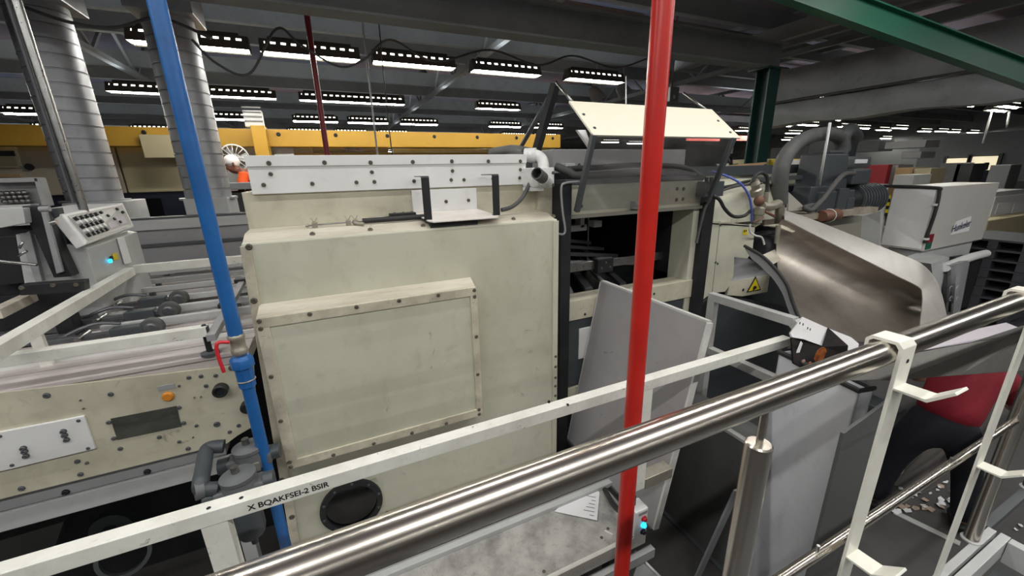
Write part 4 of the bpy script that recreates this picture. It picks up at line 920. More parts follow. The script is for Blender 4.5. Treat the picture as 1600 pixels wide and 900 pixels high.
    t = thing('small_motor', 'small dark motor between the cream door and the curved black-edged guard', 'motor', (c.x, 2.32, c.z - 0.12))
    MB().cyl(P(1178, 386, Y=2.3), P(1212, 380, Y=2.4), 0.1, 20).build('body', 'slate', t)
    MB().cyl(P(1180, 388, Y=2.26), P(1183, 387, Y=2.29), 0.085, 20).build('fan_cover', 'black', t)
    MB().slab([P(1184, 366, Y=2.28), P(1204, 360, Y=2.4), P(1206, 366, Y=2.4), P(1190, 372, Y=2.28)], (0, 0.06, 0)).build('terminal_box', 'dgrey', t)
    hs('silver_tube', 'silver tube hanging from the blue hose end to the small motor', [P(1172, 350, Y=2.12), P(1172, 362, Y=2.12), P(1180, 368, Y=2.12), P(1190, 371, Y=2.15), P(1194, 382, Y=2.15)], 0.008, 'white', 'tube')
    hs('red_wire', 'thin pinkish wire beside the white valve', [P(1176, 347, Y=2.1), P(1185, 344, Y=2.1), P(1193, 339, Y=2.1)], 0.005, 'brass', 'wire')
M['navyrecess'] = mat('dark_navy_recess', (44, 50, 66), 0.6)
M['dustyshelf'] = mat('dusty_shelf', (168, 158, 142), 0.7, dirt=(112, 100, 88), amount=0.8, scale=5)
M['bluehose'] = mat('blue_air_hose', (88, 104, 190), 0.4)
delivery_bits()
def hood():
    t = thing('waste_hood', 'large curved sheet steel waste hood with pale folded rim', 'hood', tuple(P(1340, 520, Y=1.5)))
    inn = [(1226, 343), (1260, 360), (1330, 395), (1400, 430), (1434, 447), (1441, 457), (1441, 480), (1437, 514)]
    out = [(1224, 328), (1262, 340), (1334, 368), (1404, 396), (1440, 412), (1461, 434), (1472, 460), (1480, 496)]
    ys = [2.15, 2.05, 1.85, 1.65, 1.55, 1.5, 1.4, 1.28]
    a = [P(x, y, Y=d) for (x, y), d in zip(inn, ys)]; b = [P(x, y, Y=d + 0.09) for (x, y), d in zip(out, ys)]
    A_ = bez(a, 4); B_ = bez(b, 4)
    MB().grid([A_, [p.lerp(q, 0.5) + V((0, 0, 0.012)) for p, q in zip(A_, B_)], B_], (0, 0.004, -0.006)).build('rim', 'rimsteel', t)
    # scoop surface between the top edge and the lower lip
    n = 17; rows = []
    top = bez([P(1217, 350, Y=2.18)] + a[:6], 4)[:n + 8]; L_ = len(top)
    bot = [P(1249 + (1437 - 1249) * i / (L_ - 1), 506 + 12 * i / (L_ - 1) + 22 * math.sin(math.pi * i / (L_ - 1)), Y=1.52 - 0.26 * i / (L_ - 1)) for i in range(L_)]
    for j in range(13):
        s = j / 12; row = []
        for i in range(L_):
            u = i / (L_ - 1)
            mid = P(1203 + 239 * u, 425 + 60 * u, Y=2.3 - 0.55 * u)
            p = top[i] * ((1 - s) ** 2) + mid * (2 * s * (1 - s)) + bot[i] * (s * s)
            row.append(p)
        rows.append(row)
    MB().grid(rows, (0, 0.004, -0.004)).build('scoop', 'hood', t)
    # curved side guard with black edging
    c = [P(1163, 384, X=2.93), P(1176, 391, X=2.93), P(1192, 401, X=2.93), P(1208, 416, X=2.93), P(1222, 433, X=2.93), P(1231, 448, X=2.93), P(1238, 470, X=2.93), P(1250, 501, X=2.93)]
    dn = [P(1164, 389, X=2.93), P(1174, 404, X=2.93), P(1184, 412, X=2.93), P(1196, 424, X=2.93), P(1208, 436, X=2.93), P(1222, 458, X=2.93), P(1230, 480, X=2.93), P(1240, 506, X=2.93)]
    g = MB().grid([bez(c, 4), bez(dn, 4)], (0.012, 0, 0)).build('side_guard', 'grey', t)
    MB().tube(bez(c, 4), 0.012, 8).build('edge_trim', 'rubber', g)
    # cream lip sheet at the top left and the bright tab
    MB().slab([P(1193, 352, Y=2.2), P(1230, 348, Y=2.2), P(1253, 350, Y=2.18), P(1255, 358, Y=2.14), P(1238, 363, Y=2.1), P(1215, 354, Y=2.12)], (0, 0.004, -0.006)).build('lip_sheet', 'cream2', t)
    MB().slab([P(1192, 398, Y=2.1), P(1212, 389, Y=2.2), P(1230, 400, Y=2.2), P(1208, 413, Y=2.05)], (0, 0.004, -0.004)).build('tab_sheet', 'creamdirty', t)
    MB().tube([P(1216, 352, Y=2.12), P(1213, 380, Y=2.12)], 0.02, 10).build('inner_pipe', 'zinc', t)
    MB().tube(bez([P(1262, 356, Y=2.14), P(1261, 372, Y=2.2), P(1252, 395, Y=2.24), P(1244, 414, Y=2.24)], 6), 0.003, 6).build('hanging_wire', 'whitegrey', t)
M['rimsteel'] = mat('pale_steel_rim', (196, 194, 188), 0.45, 0.45, dirt=(160, 154, 146), amount=0.5, scale=4)
hood()
# ---------------------------------------------------------------- people
def skin_obj(name, verts, edges, m, parent, subsurf=2, root=0):
    me = bpy.data.meshes.new(name); me.from_pydata([v[0] for v in verts], edges, []); me.update()
    o = bpy.data.objects.new(name, me); COL.objects.link(o)
    o.parent = parent; o.location = -V(parent['_w']); o['_w'] = (0, 0, 0)
    md = o.modifiers.new('skin', 'SKIN'); md.use_smooth_shade = True
    for i, v in enumerate(verts):
        sv = me.skin_vertices[0].data[i]; r = v[1]
        sv.radius = (r, r) if not isinstance(r, tuple) else r
        sv.use_root = (i == root)
    s = o.modifiers.new('subdivision', 'SUBSURF'); s.levels = subsurf; s.render_levels = subsurf
    me.materials.append(M[m]); return o
def chain(verts, edges, start, pts):
    """add joints [(point, radius)...] after vertex index start; returns index of the last"""
    k = start
    for p, r in pts:
        verts.append((V(p), r)); edges.append((k, len(verts) - 1)); k = len(verts) - 1
    return k
def hand(verts, edges, wrist, w, d, side, s=1.0):
    """palm, four bent fingers of different length and a thumb; d points along the hand, side to the thumb"""
    d = V(d).normalized(); sd = V(side); sd = (sd - sd.dot(d) * d).normalized(); cu = d.cross(sd).normalized()
    w = V(w)
    palm = chain(verts, edges, wrist, [(w + d * 0.045 * s, (0.03 * s, 0.018 * s)), (w + d * 0.075 * s, (0.034 * s, 0.014 * s))])
    for off, ln in ((0.027, 0.068), (0.009, 0.078), (-0.009, 0.072), (-0.027, 0.056)):
        b = w + d * 0.088 * s + sd * off * s
        chain(verts, edges, palm, [(b, 0.009 * s), (b + (d * 0.8 + cu * 0.45) * ln * 0.45 * s, 0.0085 * s), (b + (d * 1.15 + cu * 1.1) * ln * 0.62 * s, 0.0075 * s)])
    chain(verts, edges, wrist + 1, [(w + d * 0.045 * s + sd * 0.036 * s, 0.011 * s), (w + d * 0.075 * s + sd * 0.058 * s + cu * 0.01, 0.0095 * s), (w + d * 0.1 * s + sd * 0.06 * s + cu * 0.025, 0.008 * s)])
M['skin'] = mat('skin', (176, 126, 104), 0.55)
M['skindark'] = mat('tanned_skin', (124, 78, 62), 0.55)
M['redshirt'] = mat('dark_red_cotton', (120, 10, 30), 0.85, bump=0.2, bscale=40)
M['navy'] = mat('navy_cotton', (16, 18, 28), 0.9, bump=0.2, bscale=40)
M['orange'] = mat('orange_workshirt', (226, 84, 22), 0.8)
M['cap'] = mat('white_cap_cloth', (232, 230, 226), 0.8)
M['hair'] = mat('dark_hair', (38, 28, 22), 0.7)
def person(label, J, mats, cap=None):
    """J: joints in world space; one continuous body, clothes as children"""
    t = thing('person', label, 'person', tuple(J['base']))
    sk, sh, tr, shoe = mats
    v, e = [], []
    v.append((V(J['pelvis']), 0.13))
    c = chain(v, e, 0, [(J['waist'], 0.115), (J['chest'], 0.14), (J['upper'], 0.12)])
    n = chain(v, e, c, [(J['neck'], 0.055), (J['jaw'], 0.07), (J['head'], 0.094), (J['crown'], 0.07)])
    f = V(J['face']).normalized(); hd = V(J['head'])
    chain(v, e, n - 1, [(hd + f * 0.085 + (V(J['jaw']) - hd) * 0.2, 0.03), (hd + f * 0.115 + (V(J['jaw']) - hd) * 0.35, 0.012)])
    for s in ('n', 'f'):
        k = chain(v, e, c, [(J['sh_' + s], 0.06), (J['el_' + s], 0.042), (J['wr_' + s], 0.028)])
        d = V(J['wr_' + s]) - V(J['el_' + s]); hand(v, e, k, J['wr_' + s], d, V((0, 0, 1)) if s == 'n' else V((0, 0.3, 1)))
    for s in ('n', 'f'):
        k = chain(v, e, 0, [(J['hip_' + s], 0.095), (J['kn_' + s], 0.06), (J['an_' + s], 0.042), (V(J['an_' + s]) + V(J['toe']) * 0.16 + V((0, 0, -0.05)), 0.03)])
    body = skin_obj('body', v, e, sk, t)
    # shirt with short sleeves
    v, e = [(V(J['pelvis']).lerp(V(J['waist']), -0.25), 0.175)], []
    c = chain(v, e, 0, [(J['waist'], 0.17), (J['chest'], 0.18), (J['upper'], 0.145)])
    chain(v, e, c, [(V(J['upper']).lerp(V(J['neck']), 0.4), 0.085)])
    for s in ('n', 'f'):
        chain(v, e, c, [(J['sh_' + s], 0.078), (V(J['sh_' + s]).lerp(V(J['el_' + s]), 0.75), 0.066)])
    skin_obj('shirt', v, e, sh, t)
    v, e = [(V(J['pelvis']), 0.15)], []
    chain(v, e, 0, [(V(J['pelvis']).lerp(V(J['waist']), 0.45), 0.14)])
    for s in ('n', 'f'):
        chain(v, e, 0, [(J['hip_' + s], 0.112), (J['kn_' + s], 0.082), (V(J['kn_' + s]).lerp(V(J['an_' + s]), 1.02), 0.07)])
    skin_obj('trousers', v, e, tr, t)
    for s in ('n', 'f'):
        a = V(J['an_' + s]); v = [(a + V((0, 0, -0.02)), 0.05)]; e = []
        chain(v, e, 0, [(a + V(J['toe']) * 0.08 + V((0, 0, -0.045)), 0.045), (a + V(J['toe']) * 0.2 + V((0, 0, -0.055)), 0.036)])
        chain(v, e, 0, [(a - V(J['toe']) * 0.05 + V((0, 0, -0.05)), 0.038)])
        skin_obj('shoe', v, e, shoe, t)
    up = (V(J['crown']) - V(J['jaw'])).normalized(); sd = f.cross(up).normalized()
    mb = MB(); mb.ball(hd + up * 0.045 - f * 0.025, 0.108, (1, 1, 0.95), 18); h = mb.build('hair' if not cap else 'cap', cap or 'hair', t)
    if cap:
        q = hd + up * 0.05 + f * 0.08; MB().slab([q + sd * 0.06, q + sd * 0.05 + f * 0.07 - up * 0.01, q - sd * 0.05 + f * 0.07 - up * 0.01, q - sd * 0.06], up * 0.012).build('cap_peak', cap, h)
    for s in (-1, 1):
        MB().ball(hd + f * 0.083 + sd * 0.033 * s + up * 0.012, 0.011, (1, 1, 1), 10).build('eye', 'ink', t)
        mb = MB(); mb.ball(hd + sd * 0.095 * s - f * 0.005, 0.028, (0.6, 0.6, 1.2), 10); mb.build('ear', sk, t)
    MB().bar(hd + f * 0.088 - up * 0.062 - sd * 0.022, hd + f * 0.088 - up * 0.062 + sd * 0.022, 0.008, 0.01).build('mouth', 'redplastic', t)
    return t
J1 = dict(base=(3.55, 0.88, 0), pelvis=(3.50, 0.87, 0.85), waist=(3.62, 0.885, 0.97), chest=(3.80, 0.91, 1.07), upper=(3.95, 0.94, 1.13), neck=(4.08, 0.97, 1.16), jaw=(4.17, 1.0, 1.14), head=(4.24, 1.02, 1.16), crown=(4.30, 1.03, 1.19),
          face=(0.5, 0.2, -0.85), sh_n=(3.97, 0.76, 1.07), el_n=(4.13, 0.71, 0.85), wr_n=(4.34, 0.80, 0.78), sh_f=(3.93, 1.13, 1.07), el_f=(4.1, 1.25, 0.85), wr_f=(4.32, 1.24, 0.78),
          hip_n=(3.56, 0.79, 0.78), kn_n=(3.74, 0.75, 0.45), an_n=(3.73, 0.69, 0.09), hip_f=(3.44, 0.96, 0.78), kn_f=(3.45, 1.04, 0.45), an_f=(3.42, 1.08, 0.09), toe=(0.8, 0.5, 0))
person('person in a dark red shirt and navy trousers bending behind the grey sheet', J1, ('skin', 'redshirt', 'navy', 'rubber'))
YB = 7.6; pb = P(366, 268, Y=YB); x, z = pb.x, pb.z
J2 = dict(base=(x + 0.35, YB, 1.0), pelvis=(x + 0.42, YB, 2.0), waist=(x + 0.36, YB, 2.2), chest=(x + 0.26, YB, 2.42), upper=(x + 0.16, YB, 2.56), neck=(x + 0.08, YB, 2.62), jaw=(x + 0.02, YB, 2.63), head=(x - 0.02, YB, 2.71), crown=(x - 0.01, YB, 2.78), face=(-1, -0.45, -0.4),
          sh_n=(x + 0.14, YB - 0.18, 2.55), el_n=(x + 0.06, YB - 0.26, 2.28), wr_n=(x - 0.18, YB - 0.22, 2.3), sh_f=(x + 0.18, YB + 0.18, 2.55), el_f=(x + 0.08, YB + 0.25, 2.28), wr_f=(x - 0.16, YB + 0.15, 2.3),
          hip_n=(x + 0.42, YB - 0.09, 1.92), kn_n=(x + 0.38, YB - 0.1, 1.51), an_n=(x + 0.42, YB - 0.1, 1.09), hip_f=(x + 0.42, YB + 0.09, 1.92), kn_f=(x + 0.4, YB + 0.1, 1.51), an_f=(x + 0.45, YB + 0.1, 1.09), toe=(-1, 0, 0))
person('person in an orange work shirt and white cap leaning over a far machine', J2, ('skindark', 'orange', 'navy', 'rubber'), 'cap')
# ---------------------------------------------------------------- waste bin with printed cartons, trough, grey sheet, scraps
def bin_area():
    z1 = 1.57; a, b = V((2.035, 1.135)), V((1.955, 0.745)); d = (b - a).normalized(); nx = V((-d.y, d.x)) * -1
    if nx.x < 0: nx = -nx
    w = 0.08; t = thing('waste_bin', 'tall light grey waste bin with black rim holding crumpled printed cartons', 'bin', (2.1, 0.92, 0))
    c = [a, b, b + nx * w, a + nx * w]
    taper = 0.02
    mb = MB(); ctr = sum((q for q in c), V((0, 0))) / 4
    lo = [q + (ctr - q).normalized() * taper for q in c]
    for i in range(4):
        q, r = c[i], c[(i + 1) % 4]; ql, rl = lo[i], lo[(i + 1) % 4]; th = 0.006
        n = V(((r - q).y, -(r - q).x)).normalized(); n = n if n.dot(ctr - q) > 0 else -n
        mb.hexa([(ql.x, ql.y, 0.02), (rl.x, rl.y, 0.02), (rl.x + n.x * th, rl.y + n.y * th, 0.02), (ql.x + n.x * th, ql.y + n.y * th, 0.02), (q.x, q.y, z1), (r.x, r.y, z1), (r.x + n.x * th, r.y + n.y * th, z1), (q.x + n.x * th, q.y + n.y * th, z1)])
    mb.slab([(q.x, q.y, 0.0) for q in lo], (0, 0, 0.02)); mb.build('body', 'binwhite', t)
    mb = MB(); pts = [V((q.x, q.y, z1)) for q in c]; mb.tube([pts[0].lerp(pts[1], 0.5), pts[1], pts[2], pts[3], pts[0], pts[0].lerp(pts[1], 0.5)], 0.013, 8, False, flat=True); mb.build('rim', 'rubber', t)
    # cartons thrown in the bin
    def carton(label, quads, y0):
        t = thing('printed_carton', label, 'carton', tuple(P(1280, 570, Y=y0)), 'cartons in the waste bin'); return t
    pl = lambda x, y, d: P(x, y, Y=d)
    t1 = carton('crumpled white carton with fine grey print, topmost in the waste bin', None, 1.08)
    pts = [pl(1235, 520, 1.12), pl(1254, 495, 1.2), pl(1292, 512, 1.14), pl(1330, 527, 1.06), pl(1342, 537, 1.02), pl(1340, 548, 0.98), pl(1318, 552, 0.99), pl(1286, 541, 1.02), pl(1256, 530, 1.07), pl(1238, 527, 1.1)]
    MB().slab(pts, (0.002, 0.008, -0.006)).build('sheet', 'printwhite', t1)
    MB().slab([pl(1293, 512, 1.13), pl(1324, 540, 1.0), pl(1322, 557, 0.985), pl(1284, 542, 1.01)], (-0.001, -0.004, 0.002)).build('dark_flap', 'cartonblack', t1)
    for (ax, ay) in ((1246, 506), (1251, 508), (1258, 514), (1262, 516)):
        c = pl(ax, ay, 1.15 - (ax - 1246) * 0.002) + V((0, -0.012, 0.008)); MB().box(c.x - 0.003, c.x + 0.003, c.y, c.y + 0.002, c.z - 0.006, c.z + 0.006).build('print_mark', 'ink', t1)
    t2 = carton('black carton with a picture of roasted food, lower one in the waste bin', None, 1.03)
    f = MB().slab([pl(1237, 527, 1.085), pl(1256, 531, 1.05), pl(1290, 542, 1.0), pl(1322, 556, 0.965), pl(1318, 580, 0.955), pl(1275, 585, 0.955), pl(1240, 567, 1.02)], (0.002, 0.008, -0.006)).build('front_panel', 'cartonblack', t2)
    c0 = pl(1278, 552, 0.975); u = (pl(1290, 550, 0.965) - pl(1268, 550, 0.985)).normalized(); vv = V((0, -0.15, 1)).normalized(); n = u.cross(vv)
    if n.y > 0: n = -n
    mb = MB(); mb.slab([c0 + n * 0.012 + u * 0.028 * math.cos(k * 0.524) * (1 + 0.15 * (k % 2)) + vv * 0.044 * math.sin(k * 0.524) for k in range(12)], n * 0.002); mb.build('food_picture', 'foodprint', f)
    for (ax, ay, r, m_) in ((1251, 561, 0.009, 'foodpale'), (1261, 564, 0.008, 'foodprint'), (1279, 566, 0.009, 'foodpale'), (1306, 553, 0.007, 'foodpale'), (1314, 549, 0.006, 'foodpale')):
        c1 = pl(ax, ay, 0.985 if ax < 1290 else 0.955) + n * 0.016; mb = MB(); mb.slab([c1 + u * r * math.cos(k * 0.7854) + vv * r * math.sin(k * 0.7854) for k in range(8)], n * 0.002); mb.build('picture_detail', m_, f)
    MB().slab([pl(1240, 560, 1.04), pl(1251, 533, 1.045), pl(1253, 536, 1.043), pl(1246, 556, 1.036)], (0, -0.004, 0)).build('white_edge', 'paper', f)
    # dark trough body left of the bin
    t = thing('floor_trough', 'long dark grey trough body with pale top edge on the floor, left of the bin', 'trough', (2.1, 1.7, 0))
    MB().box(2.0, 2.22, 1.16, 2.12, 0.0, 0.965, 0.004).build('side_wall', 'trough', t)
    MB().box(1.995, 2.03, 1.155, 2.12, 0.965, 0.985, 0.002).build('top_edge', 'framegrey', t)
    MB().box(1.97, 2.0, 1.2, 2.12, 0.0, 0.02).build('foot_angle', 'dgrey', t)
    o = MB().bar(P(1152, 765, X=1.85), P(1088, 905, X=1.75), 0.05, 0.012, (0, -1, 0.2)); o = o.build('leaning_strip', 'grey'); tag(o, 'grey flat strip leaning in front of the dark trough, behind the steel post', 'strip')
    a, b = P(992, 862, Z=0.3), P(1035, 905, Z=0.22)
    o = MB().cyl(a, b, 0.008, 8).build('pale_rod', 'white'); tag(o, 'thin pale rod slanting below the push-button box', 'rod')
    o = MB().slab([P(1000, 868, Z=0.28), P(1032, 905, Z=0.22), P(985, 915, Z=0.25)], (0, 0, -0.01)).build('grey_flap', 'grey'); tag(o, 'grey sheet below the pale rod at the bottom edge', 'sheet')
    # dark cover board standing in front of the bin corner
    p0, p1 = P(1313, 675, Y=0.66), P(1384, 624, Y=0.66)
    o = MB().slab([(p0.x, 0.66, 0), (p1.x, 0.66, 0), (p1.x, 0.66, p1.z), (p0.x, 0.66, p0.z)], (0.0, -0.012, 0)).build('cover_board', 'trough'); tag(o, 'dark grey board with slanted top standing against the bin, behind the near hanger', 'board')
    # grey sheet metal chute behind the handrail
    t = thing('chute_sheet', 'grey sheet metal chute panel crossing above the red shirt', 'panel', tuple(P(1480, 570, Y=0.65)))
    q = [P(1330, 594, Y=0.6), P(1401, 593, Y=0.6), P(1500, 586, Y=0.6), P(1612, 578, Y=0.6), P(1612, 520, Y=0.7), P(1575, 525, Y=0.7), P(1433, 551, Y=0.68), P(1330, 572, Y=0.66)]
    MB().grid([[q[0], q[1], q[2], q[3]], [q[7], q[6], q[5], q[4]]], (0, 0.003, -0.003), smooth=False).build('lower_sheet', 'chute', t)
    q2 = [P(1433, 549, Y=0.72), P(1575, 525, Y=0.76), P(1600, 515, Y=0.78), P(1572, 504, Y=0.9), P(1530, 513, Y=0.9), P(1455, 541, Y=0.8)]
    MB().slab(q2, (0, 0.004, -0.004)).build('upper_sheet', 'lilacsheet', t)
    MB().slab([P(1520, 534, Y=0.74), P(1600, 508, Y=0.77), P(1600, 520, Y=0.745), P(1585, 523, Y=0.74)], (0, 0.002, -0.002)).build('fold', 'chute', t)
    # torn paper scraps and litter on the floor
    for i in range(64):
        if i < 44: p = P(random.uniform(1392, 1490), random.uniform(752, 800), Z=0.004)
        elif i < 56: p = P(random.uniform(1348, 1368), random.uniform(728, 770), Z=0.004)
        else: p = P(random.uniform(1500, 1600), random.uniform(800, 830), Z=0.004)
        k = random.randint(4, 6); r = random.uniform(0.012, 0.04); a0 = random.random() * 6
        mb = MB(); mb.slab([p + V((r * random.uniform(0.5, 1.3) * math.cos(a0 + j * 6.283 / k), r * random.uniform(0.4, 1.0) * math.sin(a0 + j * 6.283 / k), random.uniform(0, 0.012))) for j in range(k)], (0, 0, 0.002))
        o = mb.build('paper_scrap', 'paper' if i % 3 else 'palescrap'); tag(o, 'torn paper scrap lying on the dark floor near the person in red', 'scrap', 'torn scraps on the floor')
    t = thing('cardboard_sheet', 'dark grey cardboard sheet lying between the legs of the person in red', 'cardboard', tuple(P(1450, 740, Z=0.01)))
    MB().slab([P(1393, 757, Z=0.008), P(1472, 680, Z=0.35), P(1488, 688, Z=0.35), P(1492, 712, Z=0.2), P(1478, 752, Z=0.01), P(1440, 772, Z=0.008)], (0.004, 0.004, -0.006)).build('sheet', 'cardgrey', t)
    # pedal and dark clutter behind the near hanger
    t = thing('floor_machine', 'dark low machine parts behind the near hanger', 'machine', tuple(P(1375, 700, Z=0.2)))
    q = P(1375, 705, Z=0.35); MB().box(q.x - 0.1, q.x + 0.12, q.y - 0.1, q.y + 0.2, 0.0, 0.35, 0.02).build('base', 'black', t)
    q = P(1400, 655, Z=0.7); MB().box(q.x - 0.05, q.x + 0.15, q.y, q.y + 0.25, 0.3, 0.75, 0.02).build('upright', 'slate', t)
    q = P(1378, 702, Z=0.36); mb = MB(); mb.ring((q.x, q.y - 0.1, 0.3), (0, -1, 0.4), 0.07, 0.05, 0.02, 20); mb.build('ring', 'grey', t)
    # pale floor line and the tread-like plate below the middle rail
    o = MB().bar(P(1397, 800, Z=0.006), P(1500, 850, Z=0.006), 0.05, 0.008).build('floor_strip', 'framegrey'); tag(o, 'pale metal strip on the floor below the middle rail', 'strip')
M['binwhite'] = mat('light_grey_plastic', (226, 229, 233), 0.5, dirt=(150, 152, 154), amount=0.4, scale=2, stretch=(1, 1, 0.5))
M['trough'] = mat('dark_trough_paint', (92, 93, 92), 0.6, dirt=(70, 70, 68), amount=0.5, scale=2)
M['chute'] = mat('dull_sheet_metal', (92, 91, 87), 0.5, 0.3, dirt=(124, 120, 110), amount=0.4, scale=3, stretch=(1, 1, 4))
M['lilacsheet'] = mat('pale_lilac_sheet', (196, 190, 198), 0.5)
M['palescrap'] = mat('pale_brown_paper', (168, 150, 134), 0.8)
M['cardgrey'] = mat('grey_cardboard', (92, 88, 86), 0.8, dirt=(70, 66, 64), amount=0.4, scale=3)
M['cartonblack'] = mat('black_print', (22, 21, 22), 0.6, dirt=(58, 46, 40), amount=0.35, scale=20)
M['cartonblack'].node_tree.nodes['Principled BSDF'].inputs['Specular IOR Level'].default_value = 0.12
M['foodprint'] = mat('roast_food_print', (190, 110, 54), 0.4, dirt=(80, 26, 16), amount=1.0, scale=55, scuff=0.8)
M['foodpale'] = mat('pale_food_print', (206, 170, 150), 0.4, dirt=(140, 70, 60), amount=0.6, scale=40)
def printwhite():
    m = mat('white_print_carton', (220, 219, 218), 0.5); nt = m.node_tree; N = nt.nodes; L = nt.links
    w = N.new('ShaderNodeTexWave'); w.inputs['Scale'].default_value = 55; w.inputs['Distortion'].default_value = 2; w.inputs['Detail'].default_value = 4
    tc = [n for n in N if n.type == 'TEX_COORD'][0]; L.new(tc.outputs['Object'], w.inputs['Vector'])
    mx = N.new('ShaderNodeMix'); mx.data_type = 'RGBA'; mx.inputs[6].default_value = srgb(224, 223, 222); mx.inputs[7].default_value = srgb(176, 176, 178)
    L.new(w.outputs['Fac'], mx.inputs[0]); L.new(mx.outputs[2], N['Principled BSDF'].inputs['Base Color']); M['printwhite'] = m
printwhite()
bin_area()
# ---------------------------------------------------------------- feeder on the left: side panel, table, rails, console, ducts
def feeder():
    YL = 2.05
    t = thing('feeder_unit', 'long cream feeder machine with bolted side panel and striped table left of the press', 'machine', (-1.6, 2.9, 0))
    pl = lambda x, y: P(x, y, Y=YL)
    top = 1.735
    sh = [V((-2.6, YL, pl(0, 780).z)), pl(0, 780), pl(355, 693), pl(372, 680), pl(402, 663), pl(396, 568), pl(0, 614), V((-2.6, YL, 1.74))]
    sp = MB().slab([(q.x, YL, min(q.z, top)) for q in sh], (0, 0.02, 0), 0.002).build('side_panel', 'cream2', t)
    pw = [(-30, 679), (133, 648), (151, 699), (19, 730), (-30, 741)]
    pp = MB().slab([(pl(*q).x, YL - 0.012, pl(*q).z) for q in pw], (0, 0.012, 0), 0.003).build('cover_plate', 'white', sp)
    for ax, ay in ((125, 655), (140, 698), (22, 724), (3, 679)):
        q = pl(ax, ay); bolt(pp, (q.x, YL - 0.012, q.z), (0, -1, 0), 0.006, 0.004, 'dgrey')
    for ax, ay in ((40, 697), (42, 702), (44, 709), (102, 671), (104, 677), (107, 684)):
        q = pl(ax, ay); bolt(pp, (q.x, YL - 0.012, q.z), (0, -1, 0), 0.009, 0.012, 'dgrey')
    wq = [(173, 654), (276, 634), (284, 666), (184, 687)]
    w = MB().slab([(pl(*q).x, YL - 0.003, pl(*q).z) for q in wq], (0, 0.006, 0)).build('window', 'smokedglass', sp)
    q = pl(263, 619); MB().lathe((q.x, YL, q.z), (0, -1, 0), [(0.022, -0.001), (0.022, 0.006), (0.016, 0.012)], 20).build('orange_cap', 'amber', sp)
    a = pl(260, 605); MB().box(a.x - 0.03, a.x + 0.03, YL - 0.003, YL, a.z - 0.011, a.z + 0.011).build('type_plate', 'grey', sp)
    q = pl(346, 607); mb = MB(); mb.lathe((q.x, YL, q.z), (0, -1, 0), [(0.03, -0.001), (0.03, 0.035), (0.026, 0.04), (0.02, 0.04), (0.018, 0.03)], 24); mb.build('knob', 'black', sp)
    q = pl(388, 633); mb = MB(); mb.lathe((q.x, YL, q.z), (0, -1, 0), [(0.03, -0.001), (0.03, 0.03), (0.022, 0.034)], 20); mb.build('knob', 'black', sp)
    for ax, ay, r in ((73, 618, .013), (173, 616, .011), (295, 590, .01), (314, 588, .01), (337, 587, .01), (322, 603, .01), (339, 663, .015), (280, 637, .01), (287, 661, .01), (170, 660, .01), (178, 685, .01), (188, 701, .01), (249, 683, .01), (294, 701, .011), (280, 690, .008), (121, 721, .011),
                      (136, 723, .007), (126, 741, .011), (34, 763, .012), (362, 575, .015), (307, 665, .008), (280, 603, .006), (373, 665, .01), (383, 608, .009), (359, 675, .01), (126, 625, .004), (131, 638, .004), (304, 621, .004), (314, 620, .004), (302, 683, .004), (320, 697, .004)):
        q = pl(ax, ay); bolt(sp, (q.x, YL, q.z), (0, -1, 0), r * 0.8, 0.007, 'dgrey')
    # under-beam and dark lower body
    za, zb = P(160, 755, Y=YL + 0.06).z, P(160, 775, Y=YL + 0.06).z
    MB().box(-2.2, -0.62, YL + 0.03, YL + 0.12, za + 0.005, 1.34, 0.002).build('recess', 'grey', t)
    ub = MB().box(-2.2, -0.60, YL + 0.02, YL + 0.09, zb - 0.02, za, 0.003).build('under_beam', 'whitegrey', t)
    for ax, ay in ((97, 762), (226, 730)):
        q = P(ax, ay, Y=YL + 0.02); bolt(ub, (q.x, YL + 0.03, za + 0.02), (0, -1, 0), 0.012, 0.01, 'black')
    MB().box(-0.66, -0.6, YL + 0.03, YL + 0.09, 0.3, za, 0.003).build('leg', 'whitegrey', t)
    MB().box(-2.6, -0.5, 2.9, 2.96, 0.0, 1.5).build('inner_wall', 'black', t)
    MB().slab([P(0, 845, Y=2.6), P(100, 815, Y=2.6), P(80, 870, Y=2.6), P(0, 885, Y=2.6)], (0, 0.05, 0)).build('inner_cover', 'trough', t)
    mb = MB(); q = P(180, 818, Y=2.7); mb.lathe((q.x, 2.7, q.z), (0, -1, 0), [(0.1, 0), (0.1, 0.05), (0.04, 0.06), (0.04, 0.09)], 20); mb.build('inner_wheel', 'slate', t)
    mb = MB(); q = P(195, 865, Y=2.5); mb.ring((q.x, 2.5, q.z), (0.2, -1, 0.3), 0.12, 0.1, 0.03, 28); mb.build('inner_ring', 'dgrey', t)
    # table top with ribs
    MB().box(-3.2, -0.43, YL + 0.015, 4.55, top - 0.06, top - 0.012).build('table_deck', 'deck', t)
    MB().box(-3.2, -0.43, YL + 0.005, YL + 0.16, top - 0.02, top, 0.004).build('deck_edge', 'deck', t)
    for k, (y, w, h) in enumerate(((2.26, 0.07, 0.01), (2.42, 0.05, 0.012), (2.62, 0.06, 0.014), (2.8, 0.05, 0.012), (2.98, 0.07, 0.014), (3.18, 0.05, 0.02), (3.38, 0.07, 0.014), (3.58, 0.05, 0.02), (3.8, 0.08, 0.014), (4.05, 0.06, 0.02), (4.3, 0.1, 0.014))):
        MB().box(-2.7, -0.43, y - w / 2, y + w / 2, top - 0.013, top - 0.013 + h, 0.002).build('deck_rib', 'deckrib' if k % 2 else 'deck', t)
    for y in (2.34, 2.53, 2.7, 2.89, 3.08, 3.28, 3.48, 3.68, 3.95, 4.18):
        MB().box(-1.9, -0.44, y - 0.009, y + 0.009, top - 0.012, top + 0.004, 0.001).build('guide_strip', 'white', t)
